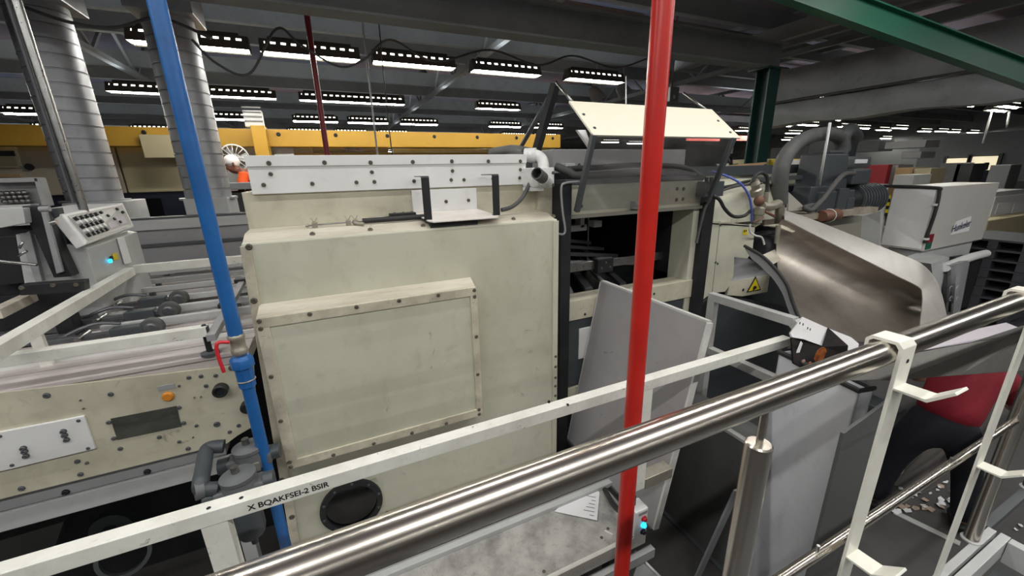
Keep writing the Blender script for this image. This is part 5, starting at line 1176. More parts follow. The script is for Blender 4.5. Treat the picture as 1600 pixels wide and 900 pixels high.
    # raised rails with belts
    for y, x0 in ((2.62, -1.15), (2.86, -1.2), (3.12, -1.1), (3.46, -1.3), (3.75, -1.35), (4.1, -1.4)):
        MB().box(x0, -0.45, y - 0.018, y + 0.018, top + 0.02, top + 0.055, 0.003).build('transport_rail', 'whitegrey', t)
        for x in (x0 + 0.1, -0.6):
            MB().box(x - 0.015, x + 0.015, y - 0.015, y + 0.015, top - 0.012, top + 0.022).build('rail_foot', 'dgrey', t)
    return t
M['smokedglass'] = mat('smoked_window', (62, 64, 58), 0.25, dirt=(100, 102, 94), amount=0.6, scale=3, stretch=(1, 1, 3))
M['amber'] = mat('amber_cap', (206, 130, 40), 0.35)
M['deck'] = mat('stained_table_deck', (198, 190, 188), 0.5, dirt=(140, 128, 128), amount=0.6, scale=2.2, stretch=(0.5, 4, 4), scuff=0.5)
M['deckrib'] = mat('worn_deck_rib', (150, 144, 144), 0.45, dirt=(110, 102, 102), amount=0.6, scale=3, stretch=(0.5, 4, 4))
feeder()
def feeder_bits():
    # long pale square tubes over the table
    def sq(label, a, b, w=0.045, h=0.05, m='rail', nm='square_tube', hollow=False):
        t = thing(nm, label, 'bar', tuple((V(a) + V(b)) / 2))
        MB().bar(a, b, w, h, bev=0.002).build('tube', m, t)
        if hollow:
            d = (V(b) - V(a)).normalized(); MB().bar(V(b), V(b) + d * 0.002, w - 0.012, h - 0.012).build('open_end', 'black', t)
        return t
    zb = 1.94
    a, b = P(-20, 557, Z=zb), P(203, 424, Z=zb)
    t = sq('long white square tube slanting away above the feeder table', a, b, 0.05, 0.05)
    q = P(53, 515, Z=1.9); MB().box(q.x - 0.02, q.x + 0.02, q.y - 0.01, q.y + 0.01, 1.73, 1.9).build('stand', 'rail', t)
    a, b = P(-10, 553, Z=1.852), P(322, 519, Z=1.852)
    t = sq('white square tube along the front of the feeder table, with open end', (a.x, 2.075, 1.852), (b.x, 2.075, 1.852), 0.05, 0.045, hollow=True)
    bolt(t, (b.x - 0.01, 2.075, 1.8745), (0, 0, 1), 0.009, 0.006, 'black')
    q = b; MB().cyl((q.x - 0.012, 2.075, 1.74), (q.x - 0.012, 2.075, 1.83), 0.012, 12).build('post', 'black', t)
    MB().lathe((q.x - 0.012, 2.075, 1.735), (0, 0, 1), [(0.036, 0), (0.036, 0.012), (0.024, 0.016)], 20).build('foot_disc', 'dgrey', t)
    a, b = P(330, 528, Z=1.83), P(384, 432, Z=1.83)
    t = sq('grey slotted bar with black clamps reaching back beside the blue pipe', a, b, 0.035, 0.03, 'grey', 'slotted_bar')
    for f in (0.38, 0.85):
        q = a.lerp(b, f); MB().box(q.x - 0.04, q.x + 0.03, q.y - 0.03, q.y + 0.03, q.z + 0.005, q.z + 0.03, 0.004).build('clamp', 'black', t)
    a, b = P(205, 421, Z=1.93), P(386, 408, Z=1.93)
    sq('pale square tube crossing behind the feeder table', (a.x, a.y, 1.93), (b.x, a.y, 1.93), 0.05, 0.055)
    a, b = P(-10, 492, Z=1.93), P(48, 464, Z=1.93); sq('short dirty cream bar at the left edge above the table', a, b, 0.05, 0.045, 'creamdirty', 'short_bar')
    a, b = P(118, 428, Z=1.98), P(148, 414, Z=1.98); sq('short dirty cream bar beside the control console', a, b, 0.07, 0.06, 'creamdirty', 'short_bar')
    o = MB().cyl(P(205, 433, Y=4.2), P(386, 414, Y=3.9), 0.008, 8).build('thin_rod', 'whitegrey'); tag(o, 'thin pale rod under the rear square tube', 'rod')
    # wheel carriages on the table
    for (cx, cy, wx, wy, zz, lab) in ((195, 516, 232, 516, 1.75, 'wheel carriage with toothed wheel on the feeder table, nearest one'), (215, 490, 260, 488, 1.76, 'wheel carriage with black wheel on the feeder table, middle one'), (235, 470, 275, 469, 1.76, 'wheel carriage with grey wheel on the feeder table, farthest one')):
        p = P(cx, cy, Z=zz + 0.03); q = P(wx, wy, Z=zz + 0.03)
        t = thing('wheel_carriage', lab, 'wheel carriage', (p.x, p.y, 1.735), 'wheel carriages on the feeder table')
        MB().box(p.x - 0.28, p.x + 0.12, p.y - 0.015, p.y + 0.015, zz + 0.01, zz + 0.035, 0.003).build('arm', 'steelgrey', t)
        MB().box(p.x - 0.05, p.x + 0.08, p.y - 0.03, p.y + 0.03, zz - 0.01, zz + 0.05, 0.005).build('block', 'slate', t)
        w = MB().lathe((q.x, p.y - 0.02, zz + 0.028), (0, 1, 0), [(0.02, -0.008), (0.044, -0.006), (0.05, 0.0), (0.05, 0.03), (0.044, 0.036), (0.02, 0.038)], 24).build('wheel', 'hose', t)
        MB().lathe((q.x, p.y - 0.03, zz + 0.028), (0, 1, 0), [(0.02, -0.004), (0.028, 0), (0.028, 0.05), (0.02, 0.054)], 16).build('hub', 'steelgrey', w)
        mb = MB(); mb.tube(bez([(p.x - 0.02, p.y + 0.03, zz + 0.06), (p.x - 0.1, p.y + 0.03, zz + 0.075), (p.x - 0.17, p.y + 0.03, zz + 0.06), (p.x - 0.26, p.y + 0.03, zz + 0.02)], 6), 0.009, 8); mb.build('guard_arc', 'steelgrey', t)
        MB().cyl((p.x - 0.16, p.y - 0.05, zz + 0.03), (p.x - 0.16, p.y + 0.06, zz + 0.03), 0.012, 10).build('cross_pin', 'steel', t)
    # dark feeder head at the left edge
    Yh = 2.85
    t = thing('sheet_feeder', 'dark feeder head frame with plates and chrome rods at the left edge', 'machine', tuple(P(50, 460, Y=Yh)))
    def sl(nm, pts, m, th=0.06, y=Yh): return MB().slab([P(*q, Y=y) for q in pts], (0, th, 0), 0.003).build(nm, m, t)
    sl('head_body', [(-10, 352), (20, 350), (60, 330), (104, 425), (110, 446), (60, 462), (-10, 470)], 'black', 0.12, Yh + 0.2)
    sl('head_body', [(-10, 465), (40, 460), (128, 452), (120, 470), (70, 500), (-10, 520)], 'black', 0.05, Yh + 0.05)
    sl('upright_plate', [(34, 322), (60, 322), (112, 432), (84, 434)], 'black', 0.08)
    sl('upright_plate', [(76, 326), (90, 325), (112, 412), (96, 418)], 'slate', 0.05, Yh + 0.1)
    sl('grey_strip', [(62, 325), (70, 325), (98, 425), (88, 428)], 'grey', 0.02, Yh - 0.02)
    sl('side_block', [(-10, 326), (36, 325), (40, 349), (-10, 358)], 'whitegrey', 0.12, Yh - 0.05)
    sl('lower_plate', [(-10, 370), (40, 368), (62, 440), (-10, 447)], 'black', 0.1, Yh + 0.12)
    sl('lower_plate', [(30, 370), (46, 360), (66, 440), (56, 442)], 'grey', 0.03, Yh + 0.05)
    sl('black_beam', [(29, 446), (130, 439), (132, 456), (31, 462)], 'black', 0.06, Yh - 0.15)
    bb = t.children[-1]
    for ax, ay in ((34, 450), (83, 446), (119, 445)):
        q = P(ax, ay, Y=Yh - 0.15); bolt(bb, (q.x, Yh - 0.15, q.z), (0, -1, 0), 0.01, 0.006)
    MB().cyl(P(-10, 407, Y=Yh - 0.08), P(58, 414, Y=Yh - 0.08), 0.008, 12).build('chrome_rod', 'steel', t)
    MB().cyl(P(62, 327, Y=Yh - 0.1), P(78, 326, Y=Yh - 0.1), 0.014, 12).build('grey_knob', 'grey', t)
    MB().cyl(P(80, 349, Y=Yh - 0.08), P(88, 347, Y=Yh - 0.08), 0.012, 12).build('grey_knob', 'steel', t)
    MB().cyl(P(28, 400, Y=Yh - 0.08), P(42, 392, Y=Yh - 0.08), 0.006, 8).build('pin', 'steel', t)
    MB().cyl(P(30, 388, Y=Yh - 0.08), P(36, 378, Y=Yh - 0.08), 0.006, 8).build('pin', 'steel', t)
    for (ax, ay) in ((20, 492), (46, 488), (70, 478), (102, 492), (108, 506), (130, 470), (145, 464)):
        q = P(ax, ay, Z=1.8); MB().box(q.x - 0.04, q.x + 0.03, q.y - 0.03, q.y + 0.05, 1.735, 1.86, 0.006).build('gripper_block', 'black', t)
    for k, y in enumerate((2.6, 2.78, 2.95, 3.1)):
        MB().box(-2.4, -1.25 - 0.02 * k, y - 0.014, y + 0.014, 1.745, 1.775, 0.003).build('slide_rod', 'steelgrey' if k % 2 else 'dgrey', t)
    # arched frame with stud board behind
    Yk = 4.6
    t = thing('stud_board', 'grey frame holding a board of bright round studs behind the feeder head', 'frame', tuple(P(30, 330, Y=Yk)))
    def sk_(nm, pts, m, th=0.05, y=Yk): return MB().slab([P(*q, Y=y) for q in pts], (0, th, 0), 0.003).build(nm, m, t)
    sk_('frame_bar', [(-20, 279), (58, 277), (60, 284), (-20, 286)], 'whitegrey', 0.1)
    sk_('frame_leg', [(52, 278), (60, 278), (74, 322), (66, 323)], 'whitegrey', 0.1)
    sk_('back_sheet', [(-20, 285), (55, 284), (68, 322), (-20, 324)], 'grey', 0.03, Yk + 0.1)
    sk_('shelf_strip', [(-20, 322), (48, 319), (50, 324), (-20, 328)], 'white', 0.1, Yk - 0.02)
    for r in range(3):
        for c in range(5):
            q = P(2 + c * 9 + r * 3, 302 + r * 6.5 - c * 0.4, Y=Yk + 0.06); MB().ball(q, 0.022, (1, 1, 0.8), 10).build('stud', 'steel', t)
    # air filter regulators on the blue pipe line
    for (cx, cy, d, lab) in ((388, 700, 1.84, 'grey air filter regulator with round cap beside the blue pipe, upper one'), (372, 745, 1.62, 'grey air filter regulator with round cap in front of the blue pipe, lower one')):
        p = P(cx, cy, Y=d); s = 1.0
        t = thing('air_regulator', lab, 'regulator', (p.x, d, p.z - 0.3), 'air regulators by the blue pipe')
        MB().lathe((p.x, d, p.z), (0, 0, 1), [(0.055, -0.09), (0.06, -0.085), (0.062, -0.03), (0.056, -0.01), (0.062, -0.005), (0.062, 0.01), (0.03, 0.022)], 24).build('head', 'regulator', t)
        MB().cyl((p.x - 0.005, d, p.z + 0.018), (p.x - 0.005, d, p.z + 0.05), 0.014, 12).build('cap_screw', 'steel', t)
        MB().box(p.x - 0.085, p.x + 0.085, d - 0.04, d + 0.04, p.z - 0.085, p.z - 0.03, 0.012).build('port_body', 'regulator', t)
        MB().cyl((p.x - 0.12, d, p.z - 0.058), (p.x - 0.08, d, p.z - 0.058), 0.034, 16).build('nut', 'slate', t)
        MB().cyl((p.x + 0.08, d, p.z - 0.05), (p.x + 0.115, d, p.z - 0.05), 0.034, 16).build('nut', 'slate', t)
        MB().lathe((p.x, d, p.z - 0.3), (0, 0, 1), [(0.012, -0.03), (0.014, 0), (0.045, 0.02), (0.052, 0.05), (0.052, 0.2), (0.045, 0.22)], 24).build('bowl', 'slate', t)
        MB().box(p.x - 0.035, p.x + 0.04, d - 0.064, d - 0.055, p.z - 0.085, p.z - 0.045).build('label', 'zinc', t)
    a, b = P(324, 697, Y=1.83), P(308, 767, Y=1.6)
    t = thing('elbow_pipe', 'grey elbow pipe joining the two air regulators', 'pipe', tuple(P(318, 730, Y=1.7)))
    MB().tube(bez([P(350, 697, Y=1.84), P(330, 699, Y=1.84), P(322, 706, Y=1.82), P(318, 730, Y=1.72), P(314, 752, Y=1.64), P(316, 764, Y=1.62), P(340, 764, Y=1.62)], 6), 0.028, 14).build('bend', 'slate', t)
    MB().cyl(P(304, 769, Y=1.61), P(318, 764, Y=1.62), 0.033, 16).build('end_plug', 'regulator', t)
    # control console
    TL, TR, BL, BR = P(96, 335, Y=2.95), P(192, 317, Y=3.65), P(134, 382, Y=2.9), P(210, 354, Y=3.6)
    t = thing('control_console', 'light grey control console with sloped panel of buttons behind the feeder', 'console', (TL.x, 3.3, 0))
    back = V((-0.28, 0.05, 0.0))
    nrm = (BL - TL).cross(TR - TL).normalized()
    if nrm.z < 0: nrm = -nrm
    MB().hexa([BL - nrm * 0.05, BR - nrm * 0.05, TR - nrm * 0.05 + back * 0, TL - nrm * 0.05, BL, BR, TR, TL], 0.006).build('button_panel', 'white', t)
    bp = t.children[-1]
    def uv(u, v): return TL + (TR - TL) * u * (1 - v) + (BL - TL) * v * (1 - u) + (BR - TL) * u * v
    MB().slab([uv(.05, .08) + nrm * 0.002, uv(.95, .08) + nrm * 0.002, uv(.95, .92) + nrm * 0.002, uv(.05, .92) + nrm * 0.002], nrm * 0.002).build('face_plate', 'whitegrey', bp)
    for r in range(5):
        for c in range(5):
            p = uv(0.1 + 0.075 * c, 0.22 + 0.14 * r); MB().cyl(p, p + nrm * 0.022, 0.011, 10).build('button', 'black' if r % 2 == 0 else 'white', bp)
    for r in range(4):
        for c in range(6):
            if (r * 5 + c * 3) % 4: continue
            p = uv(0.5 + 0.075 * c, 0.2 + 0.16 * r); MB().cyl(p, p + nrm * 0.016, 0.009, 8).build('button', 'ink', bp)
    for r in range(2):
        p = [uv(0.5 + 0.2 * r, 0.5), uv(0.66 + 0.2 * r, 0.5), uv(0.66 + 0.2 * r, 0.8), uv(0.5 + 0.2 * r, 0.8)]; MB().slab([q + nrm * 0.005 for q in p], nrm * 0.002).build('key_field', 'lilacsheet', bp)
    MB().slab([TL, TR, TR + back, TL + back], (0, 0, -0.05), 0.004).build('top', 'white', t)
    b0, b1 = P(136, 388, Y=2.95), P(214, 362, Y=3.62)
    MB().hexa([(b0.x - 0.02, b0.y, 1.2), (b1.x, b1.y, 1.2), (b1.x - 0.4, b1.y, 1.2), (b0.x - 0.4, b0.y, 1.2), b0, b1, (TR.x - 0.25, TR.y, b1.z + 0.08), (TL.x - 0.2, TL.y, b0.z + 0.1)], 0.006).build('cabinet', 'whitegrey', t)
    cb = t.children[-1]
    fn = (b1 - b0).cross(V((0, 0, 1))).normalized()
    if fn.x < 0: fn = -fn
    def cf(px, py, lift=0.004):     # on the cabinet front
        d = P(px, py, Y=1.0) - V((0, 0, CZ)); k = (b0 - V((0, 0, CZ))).dot(fn) / d.dot(fn); return V((0, 0, CZ)) + d * k + fn * lift
    MB().slab([cf(181, 372), cf(192, 370), cf(204, 410), cf(193, 413)], fn * 0.002).build('paper_sheet', 'paper', cb)
    MB().slab([cf(174, 397), cf(181, 395), cf(184, 405), cf(177, 407)], fn * 0.002).build('yellow_label', 'yellow', cb)
    p = cf(169, 408); MB().cyl(p, p + fn * 0.012, 0.012, 12).build('blue_button', 'bluelamp', cb)
    p = cf(171, 403); MB().cyl(p, p + fn * 0.01, 0.01, 12).build('button', 'ink', cb)
    # pale boxes at the duct feet and the grey panel wall behind the table
    def duct(px, py_a, px2, py_b, y, r, label, zb):
        a = P(px, py_a, Y=y); x = (a.x + P(px2, py_b, Y=y).x) / 2
        t = thing('round_duct', label, 'duct', (x, y, zb))
        prof = []; z = 0.0; H = 5.58 - zb
        while z < H:
            prof += [(r, z), (r, z + 0.098), (r + 0.005, z + 0.1), (r + 0.005, z + 0.104), (r - 0.014, z + 0.105), (r - 0.014, z + 0.112)]; z += 0.113
        MB().lathe((x, y, zb), (0, 0, 1), prof, 32).build('ribbed_pipe', 'galv', t)
        q = MB().box(x - r - 0.05, x + r + 0.05, y - r - 0.05, y + r + 0.05, 3.95, 4.35, 0.01); q.build('square_transition', 'galv', t)
        MB().ring((x, y, zb), (0, 0, 1), r + 0.05, r - 0.01, 0.02, 32).build('foot_flange', 'galv', t)
    duct(143, 300, 88, 100, 5.2, 0.2, 'left ribbed galvanised duct rising behind the control console', P(143, 316, Y=5.2).z)
    duct(322, 300, 282, 100, 5.2, 0.2, 'right ribbed galvanised duct rising beside the blue pipe', P(325, 311, Y=5.2).z)
    for (ax, bx, ay, by, y, lab) in ((285, 363, 311, 345, 4.95, 'pale box under the right ribbed duct'), (95, 205, 318, 350, 4.95, 'pale box under the left ribbed duct')):
        a, b = P(ax, ay, Y=y), P(bx, by, Y=y)
        o = MB().box(a.x, b.x, y, y + 0.5, 0.0, a.z, 0.01).build('duct_box', 'whitegrey'); tag(o, lab, 'box')
    y = 4.62
    t = thing('panel_wall', 'low grey panelled machine wall behind the feeder table', 'machine', tuple(P(300, 430, Y=y)))
    a, b = P(205, 345, Y=y), P(388, 343, Y=y)
    z0, z1 = 1.5, a.z
    MB().box(a.x - 0.3, b.x + 0.4, y, y + 0.08, z0, z1 - 0.02).build('wall_sheet', 'grey', t)
    MB().box(a.x - 0.3, b.x + 0.4, y - 0.03, y + 0.1, z1 - 0.09, z1, 0.004).build('top_rail', 'whitegrey', t)
    zc = P(300, 378, Y=y).z; MB().box(a.x - 0.3, b.x + 0.4, y - 0.02, y, zc - 0.02, zc + 0.01, 0.003).build('middle_rail', 'dgrey', t)
    MB().box(a.x - 0.3, b.x + 0.4, y - 0.02, y + 0.1, z1, z1 + 0.02, 0.003).build('top_cap', 'dgrey', t)
    p = P(222, 440, Y=4.45); MB().box(p.x - 0.04, p.x + 0.03, 4.42, 4.5, p.z - 0.03, p.z + 0.02, 0.004).build('hinge_block', 'black', t)
M['regulator'] = mat('grey_regulator_paint', (100, 103, 105), 0.5, dirt=(92, 92, 92), amount=0.5, scale=12)
feeder_bits()
# ---------------------------------------------------------------- machines and clutter farther back
M['reddull'] = mat('dull_red_goods', (150, 44, 52), 0.6)
M['signink'] = mat('dark_violet_ink', (44, 36, 78), 0.6)
def background():
    # far beige machine with mustard beam, left and centre
    y = 8.6
    t = thing('far_machine', 'long beige machine far behind with dark window band below a mustard beam', 'machine', (-3, y + 0.8, 0))
    zt = P(150, 218, Y=y).z; zb = P(250, 300, Y=y).z
    xa, xb = -9.0, P(283, 260, Y=y).x; xc = P(395, 260, Y=y).x
    MB().box(xa, P(186, 250, Y=y).x - 0.02, y, y + 1.5, zb, zt, 0.02).build('side_sheet', 'beigegrey', t)
    MB().box(P(186, 250, Y=y).x, xb, y, y + 1.5, zb, zt, 0.02).build('side_sheet', 'beige', t)
    q0, q1 = P(216, 210, Y=8.1), P(283, 220, Y=8.1); MB().box(q0.x, q1.x, 8.1, 8.19, q1.z - 0.25, q0.z, 0.01).build('upper_sheet', 'beige', t)
    MB().box(xb, xc + 1.0, y, y + 1.5, zb - 0.6, zt, 0.02).build('side_sheet', 'whitegrey', t)
    MB().box(xa, xb, y + 0.05, y + 1.5, 0.0, zb, 0.0).build('window_band', 'navyglass', t)
    q = P(240, 320, Y=y); MB().box(q.x - 0.6, q.x + 0.1, y + 0.02, y + 0.05, zb - 0.9, zb - 0.1).build('window_pane', 'darkglass', t)
    a, b = P(-20, 238, Y=y), P(26, 228, Y=y); MB().box(a.x, b.x, y - 0.03, y, a.z - 0.2, b.z, 0.01).build('hatch_cover', 'cream', t)
    a, b = P(-20, 245, Y=y), P(32, 262, Y=y); MB().box(a.x, b.x, y - 0.04, y, b.z, a.z + 0.02, 0.01).build('hatch_cover', 'beige', t)
    a, b = P(-20, 236, Y=y), P(27, 244, Y=y); MB().box(a.x, b.x, y - 0.05, y, b.z, a.z, 0.0).build('slot', 'black', t)
    a, b = P(-20, 273, Y=y), P(36, 277, Y=y); MB().box(a.x, b.x, y - 0.05, y, b.z, a.z).build('slot', 'wood', t)
    q = P(47, 261, Y=y); MB().cyl((q.x, y - 0.03, q.z), (q.x, y, q.z), 0.05, 12).build('knob', 'black', t)
    # mustard gantry
    y2 = 8.2
    t = thing('mustard_gantry', 'long mustard yellow gantry beam behind the press and the ducts', 'gantry', (0, y2, 0))
    zt, zb = P(640, 206, Y=y2).z, P(640, 230, Y=y2).z
    MB().box(-9, P(876, 215, Y=y2).x, y2, y2 + 0.3, zb, zt, 0.01).build('top_beam', 'gold', t)
    a, b = P(391, 196, Y=y2 - 0.2), P(427, 245, Y=y2 - 0.2)
    MB().box(a.x, P(418, 220, Y=y2 - 0.2).x, y2 - 0.25, y2 + 0.1, 0.0, a.z, 0.01).build('post', 'gold', t)
    c0, c1 = P(376, 170, Y=y2), P(411, 197, Y=y2)
    hd = MB().box(c0.x, c1.x, y2 + 0.12, y2 + 0.3, c1.z, c0.z, 0.01).build('post_head', 'white', t)
    for k in range(4): MB().box(c0.x, c1.x, y2 + 0.1, y2 + 0.12, c1.z + 0.08 + k * 0.07, c1.z + 0.1 + k * 0.07).build('head_slat', 'grey', hd)
    zl = P(640, 239, Y=y2 + 0.3).z
    MB().box(P(430, 240, Y=y2).x, P(836, 240, Y=y2).x, y2 + 0.25, y2 + 0.5, zl - 0.35, zl, 0.01).build('lower_beam', 'gold', t)
    MB().box(P(620, 235, Y=y2).x, P(880, 235, Y=y2).x, y2 + 0.4, y2 + 0.7, zl - 0.05, zb, 0.01).build('cream_panel', 'cream', t)
    a, b = P(452, 232, Y=y2 + 0.6), P(606, 231, Y=y2 + 0.6)
    MB().cyl((a.x, y2 + 0.65, a.z), (b.x, y2 + 0.65, a.z), 0.12, 16).build('grey_roller', 'grey', t)
    a = P(440, 233, Y=y2 + 0.2); MB().box(a.x - 0.12, a.x + 0.18, y2 + 0.15, y2 + 0.24, a.z - 0.12, a.z + 0.1).build('control_box', 'whitegrey', t)
    for k in range(14):
        x = -6 + k * 0.9; bolt(t, (x, y2, zt - 0.08), (0, -1, 0), 0.03, 0.02, 'black')
    p = P(550, 231, Y=y2 + 0.3); mb = MB()
    for k in range(9): mb.tube(bez([p + V((random.uniform(-0.2, 0.2), random.uniform(-0.1, 0.1), random.uniform(-0.06, 0.08))) for _ in range(4)], 5), 0.012, 6)
    o = mb.build('crumpled_film', 'lilacsheet'); tag(o, 'small bundle of crumpled plastic film on the mustard gantry', 'plastic film')
    # red-lit band far behind over the beam
    zr = P(640, 203, Y=30).z
    for i, (px0, px1) in enumerate(((330, 392), (424, 560), (545, 650), (1075, 1125), (1150, 1188))):
        a, b = P(px0, 205, Y=26), P(px1, 205 if px0 < 900 else 218, Y=26)
        if px0 > 900: a = P(px0, 216, Y=14); b = P(px1, 217, Y=14)
        o = MB().box(min(a.x, b.x), max(a.x, b.x), a.y, a.y + 0.1, a.z - 0.1, a.z + 0.12).build('lit_red_strip', 'redlit'); tag(o, 'distant pinkish red lit strip under the roof', 'light', 'distant red lit strips')
    # pedestal fan
    p = P(367, 247, Y=7.9); t = thing('pedestal_fan', 'white round fan behind the person in orange', 'fan', (p.x, 7.9, 1.0))
    MB().tube([(p.x + 0.2 * math.cos(k * 0.2618), 7.86, p.z + 0.2 * math.sin(k * 0.2618)) for k in range(25)], 0.012, 8, False).build('guard_ring', 'white', t)
    mb = MB()
    for k in range(16): mb.cyl((p.x + 0.05 * math.cos(k * 0.3927), 7.85, p.z + 0.05 * math.sin(k * 0.3927)), (p.x + 0.2 * math.cos(k * 0.3927), 7.86, p.z + 0.2 * math.sin(k * 0.3927)), 0.005, 6)
    mb.build('guard_wires', 'white', t)
    for k in range(3):
        a = k * 2.094; mb = MB(); c = V((p.x, 7.9, p.z)); u = V((math.cos(a), 0.15, math.sin(a))); w_ = V((-math.sin(a), 0.3, math.cos(a)))
        mb.slab([c + u * 0.03 - w_ * 0.02, c + u * 0.16 - w_ * 0.07, c + u * 0.17 + w_ * 0.06, c + u * 0.03 + w_ * 0.02], (0, 0.006, 0)); mb.build('blade', 'whitegrey', t)
    MB().lathe((p.x, 7.86, p.z), (0, 1, 0), [(0.045, 0), (0.05, 0.02), (0.07, 0.05), (0.07, 0.18), (0.04, 0.2)], 16).build('motor', 'white', t)
    MB().cyl((p.x, 7.98, 1.02), (p.x, 7.98, p.z), 0.02, 10).build('pole', 'whitegrey', t)
    MB().lathe((p.x, 7.98, 1.0), (0, 0, 1), [(0.2, 0), (0.2, 0.02), (0.04, 0.04)], 20).build('base', 'whitegrey', t)
    # table and platform for the far person
    t = thing('work_table', 'grey machine table in front of the person in orange', 'table', tuple(P(368, 300, Y=7.0)))
    a, b = P(345, 286, Y=7.0), P(400, 290, Y=7.0)
    MB().box(a.x, b.x + 1.2, 7.0, 7.45, a.z - 0.1, a.z, 0.01).build('top', 'grey', t)
    MB().box(a.x + 0.05, b.x + 1.2, 7.05, 7.4, 1.0, a.z - 0.14, 0.01).build('body', 'dgrey', t)
    MB().box(a.x - 0.15, b.x + 1.2, 8.15, 8.25, 2.0, P(345, 264, Y=8.2).z, 0.01).build('perforated_back', 'whitegrey', t)
    o = MB().box(-4, 2, 6.9, 8.15, 0.9, 1.0).build('operator_platform', 'dgrey'); tag(o, 'raised operator platform behind the press under the person in orange', 'platform')
    # ---- right side
    X = 6.45
    t = thing('white_cabinet', 'tall white machine cabinet with a small name sign on its side', 'cabinet', (7.2, 2.4, 0))
    ya, yb = 2.62, 2.19
    zt = P(1472, 292, X=X).z; zb = P(1440, 392, X=X).z
    xr = P(1562, 286, Y=yb).x
    MB().box(X, xr, yb, ya, zb, zt, 0.008).build('cabinet_body', 'cabwhite', t)
    MB().box(X - 0.012, X, yb + 0.03, ya - 0.01, zb + 0.02, zt - 0.03, 0.004).build('door', 'white', t)
    MB().tube(bez([(X - 0.02, ya + 0.1, zt - 0.0), (X - 0.02, yb + 0.05, zt - 0.01), (X - 0.02, yb + 0.0, zt - 0.06), (X - 0.02, yb - 0.01, zt - 0.3), (X - 0.02, yb + 0.01, zb + 0.1)], 8), 0.018, 8).build('cable', 'rubber', t)
    for z in (zt - 0.2, zb + 0.15): MB().box(X - 0.045, X, yb - 0.02, yb + 0.02, z - 0.012, z + 0.012).build('cable_clip', 'white', t)
    MB().box(X + 0.0, X + 0.12, yb - 0.012, yb, zb + 0.02, zb + 0.1).build('green_patch', 'green', t); MB().box(X + 0.0, X + 0.12, yb - 0.012, yb, zb + 0.1, zb + 0.2).build('red_patch', 'maroon', t)
    q = [P(1495, 346, Y=yb - 0.006), P(1518, 338, Y=yb - 0.006), P(1514, 361, Y=yb - 0.006), P(1486, 367, Y=yb - 0.006)]
    sg = MB().slab(q, (0, 0.005, 0)).build('name_sign', 'paper', t)
    c = (q[0] + q[1]) / 2 + V((-0.03, 0, -0.09)); ud = (q[1] - q[0])
    text('sign_lettering', 'Hunkeler', 'signink', (c.x + 0.01, yb - 0.007, c.z), ud, (0, 0, 1), 0.13, sg, 0.002, 0.0015)
    c2 = (q[2] + q[3]) / 2 + V((0.02, 0, 0.06)); MB().bar((c2.x - 0.13, yb - 0.009, c2.z - 0.005), (c2.x + 0.12, yb - 0.009, c2.z + 0.02), 0.002, 0.012).build('small_print', 'grey', sg)
    MB().box(X + 0.1, xr - 0.1, yb + 0.05, ya - 0.05, 0.0, zb, 0.01).build('plinth', 'whitegrey', t)
    # white frame panel with striped tape left of the cabinet, gap between them shows cardboard
    t = thing('machine_guard', 'white machine panel with yellow and black striped tape left of the white cabinet', 'panel', (X, 2.9, 0))
    q = [P(1340, 285, X=X + 0.02), P(1386, 288, X=X + 0.02), P(1374, 400, X=X + 0.02), P(1340, 400, X=X + 0.02), P(1332, 345, X=X + 0.02)]
    MB().slab([(X + 0.02, v.y, v.z) for v in q], (0.04, 0, 0)).build('panel_sheet', 'white', t)
    q = [P(1346, 338, X=X - 0.15), P(1376, 330, X=X - 0.15), P(1372, 430, X=X - 0.15), P(1340, 400, X=X - 0.15)]
    MB().slab(q, (0.04, 0, 0)).build('lower_sheet', 'whitegrey', t)
    for k in range(6):
        f = k / 6; a = P(1390 - 6 * f, 305 + 33 * f, X=X + 0.005); b = P(1390 - 6 * (f + 1 / 6), 305 + 33 * (f + 1 / 6), X=X + 0.005)
        MB().bar(a, b, 0.03, 0.004, (1, 0, 0)).build('tape_block', 'yellow' if k % 2 == 0 else 'black', t)
    t = thing('carton_stack', 'brown and white cartons seen in the gap beside the white cabinet', 'carton', tuple(P(1390, 340, X=7.6)))
    zz = [293, 306, 315, 325, 334, 345, 352, 358, 366, 374]
    for k in range(9):
        a, b = P(1386 - k * 2, zz[k], X=8.4), P(1404 - k * 2, zz[k + 1], X=8.4)
        MB().box(8.4, 8.7, b.y - 0.25, a.y + 0.25, b.z, a.z).build('carton_layer', ['wood', 'beige', 'brass', 'paper', 'brass', 'grey', 'paper', 'black', 'grey'][k], t)
    # white hood base and bag under the cabinet
    t = thing('outlet_box', 'white outlet box at the end of the waste hood under the cabinet', 'box', tuple(P(1440, 440, Y=1.9)))
    a, b = P(1395, 398, Y=2.0), P(1478, 401, Y=1.9)
    MB().hexa([P(1420, 470, Y=2.0), P(1462, 470, Y=1.7), P(1470, 470, Y=2.1), P(1430, 470, Y=2.3), P(1405, 405, Y=2.0), P(1455, 412, Y=1.7), P(1484, 402, Y=2.1), P(1440, 392, Y=2.35)], 0.005).build('body', 'whitegrey', t)
    t = thing('plastic_bag', 'hanging translucent waste bag with printed marks right of the hood', 'bag', tuple(P(1490, 490, Y=1.85)))
    rows = []
    for i in range(6):
        f = i / 5; row = []
        for j in range(9):
            g = j / 8; x_ = (1476 + 40 * g) * (1 - f) + (1478 + 22 * g) * f; y_ = (418 - 12 * g) * (1 - f) + (492 - 4 * g) * f
            row.append(P(x_, y_, Y=1.95 - 0.12 * math.sin(math.pi * g) - 0.02 * math.sin(9 * g + 4 * f)))
        rows.append(row)
    MB().grid(rows, (0.02, 0.05, 0)).build('bag_skin', 'grey', t)
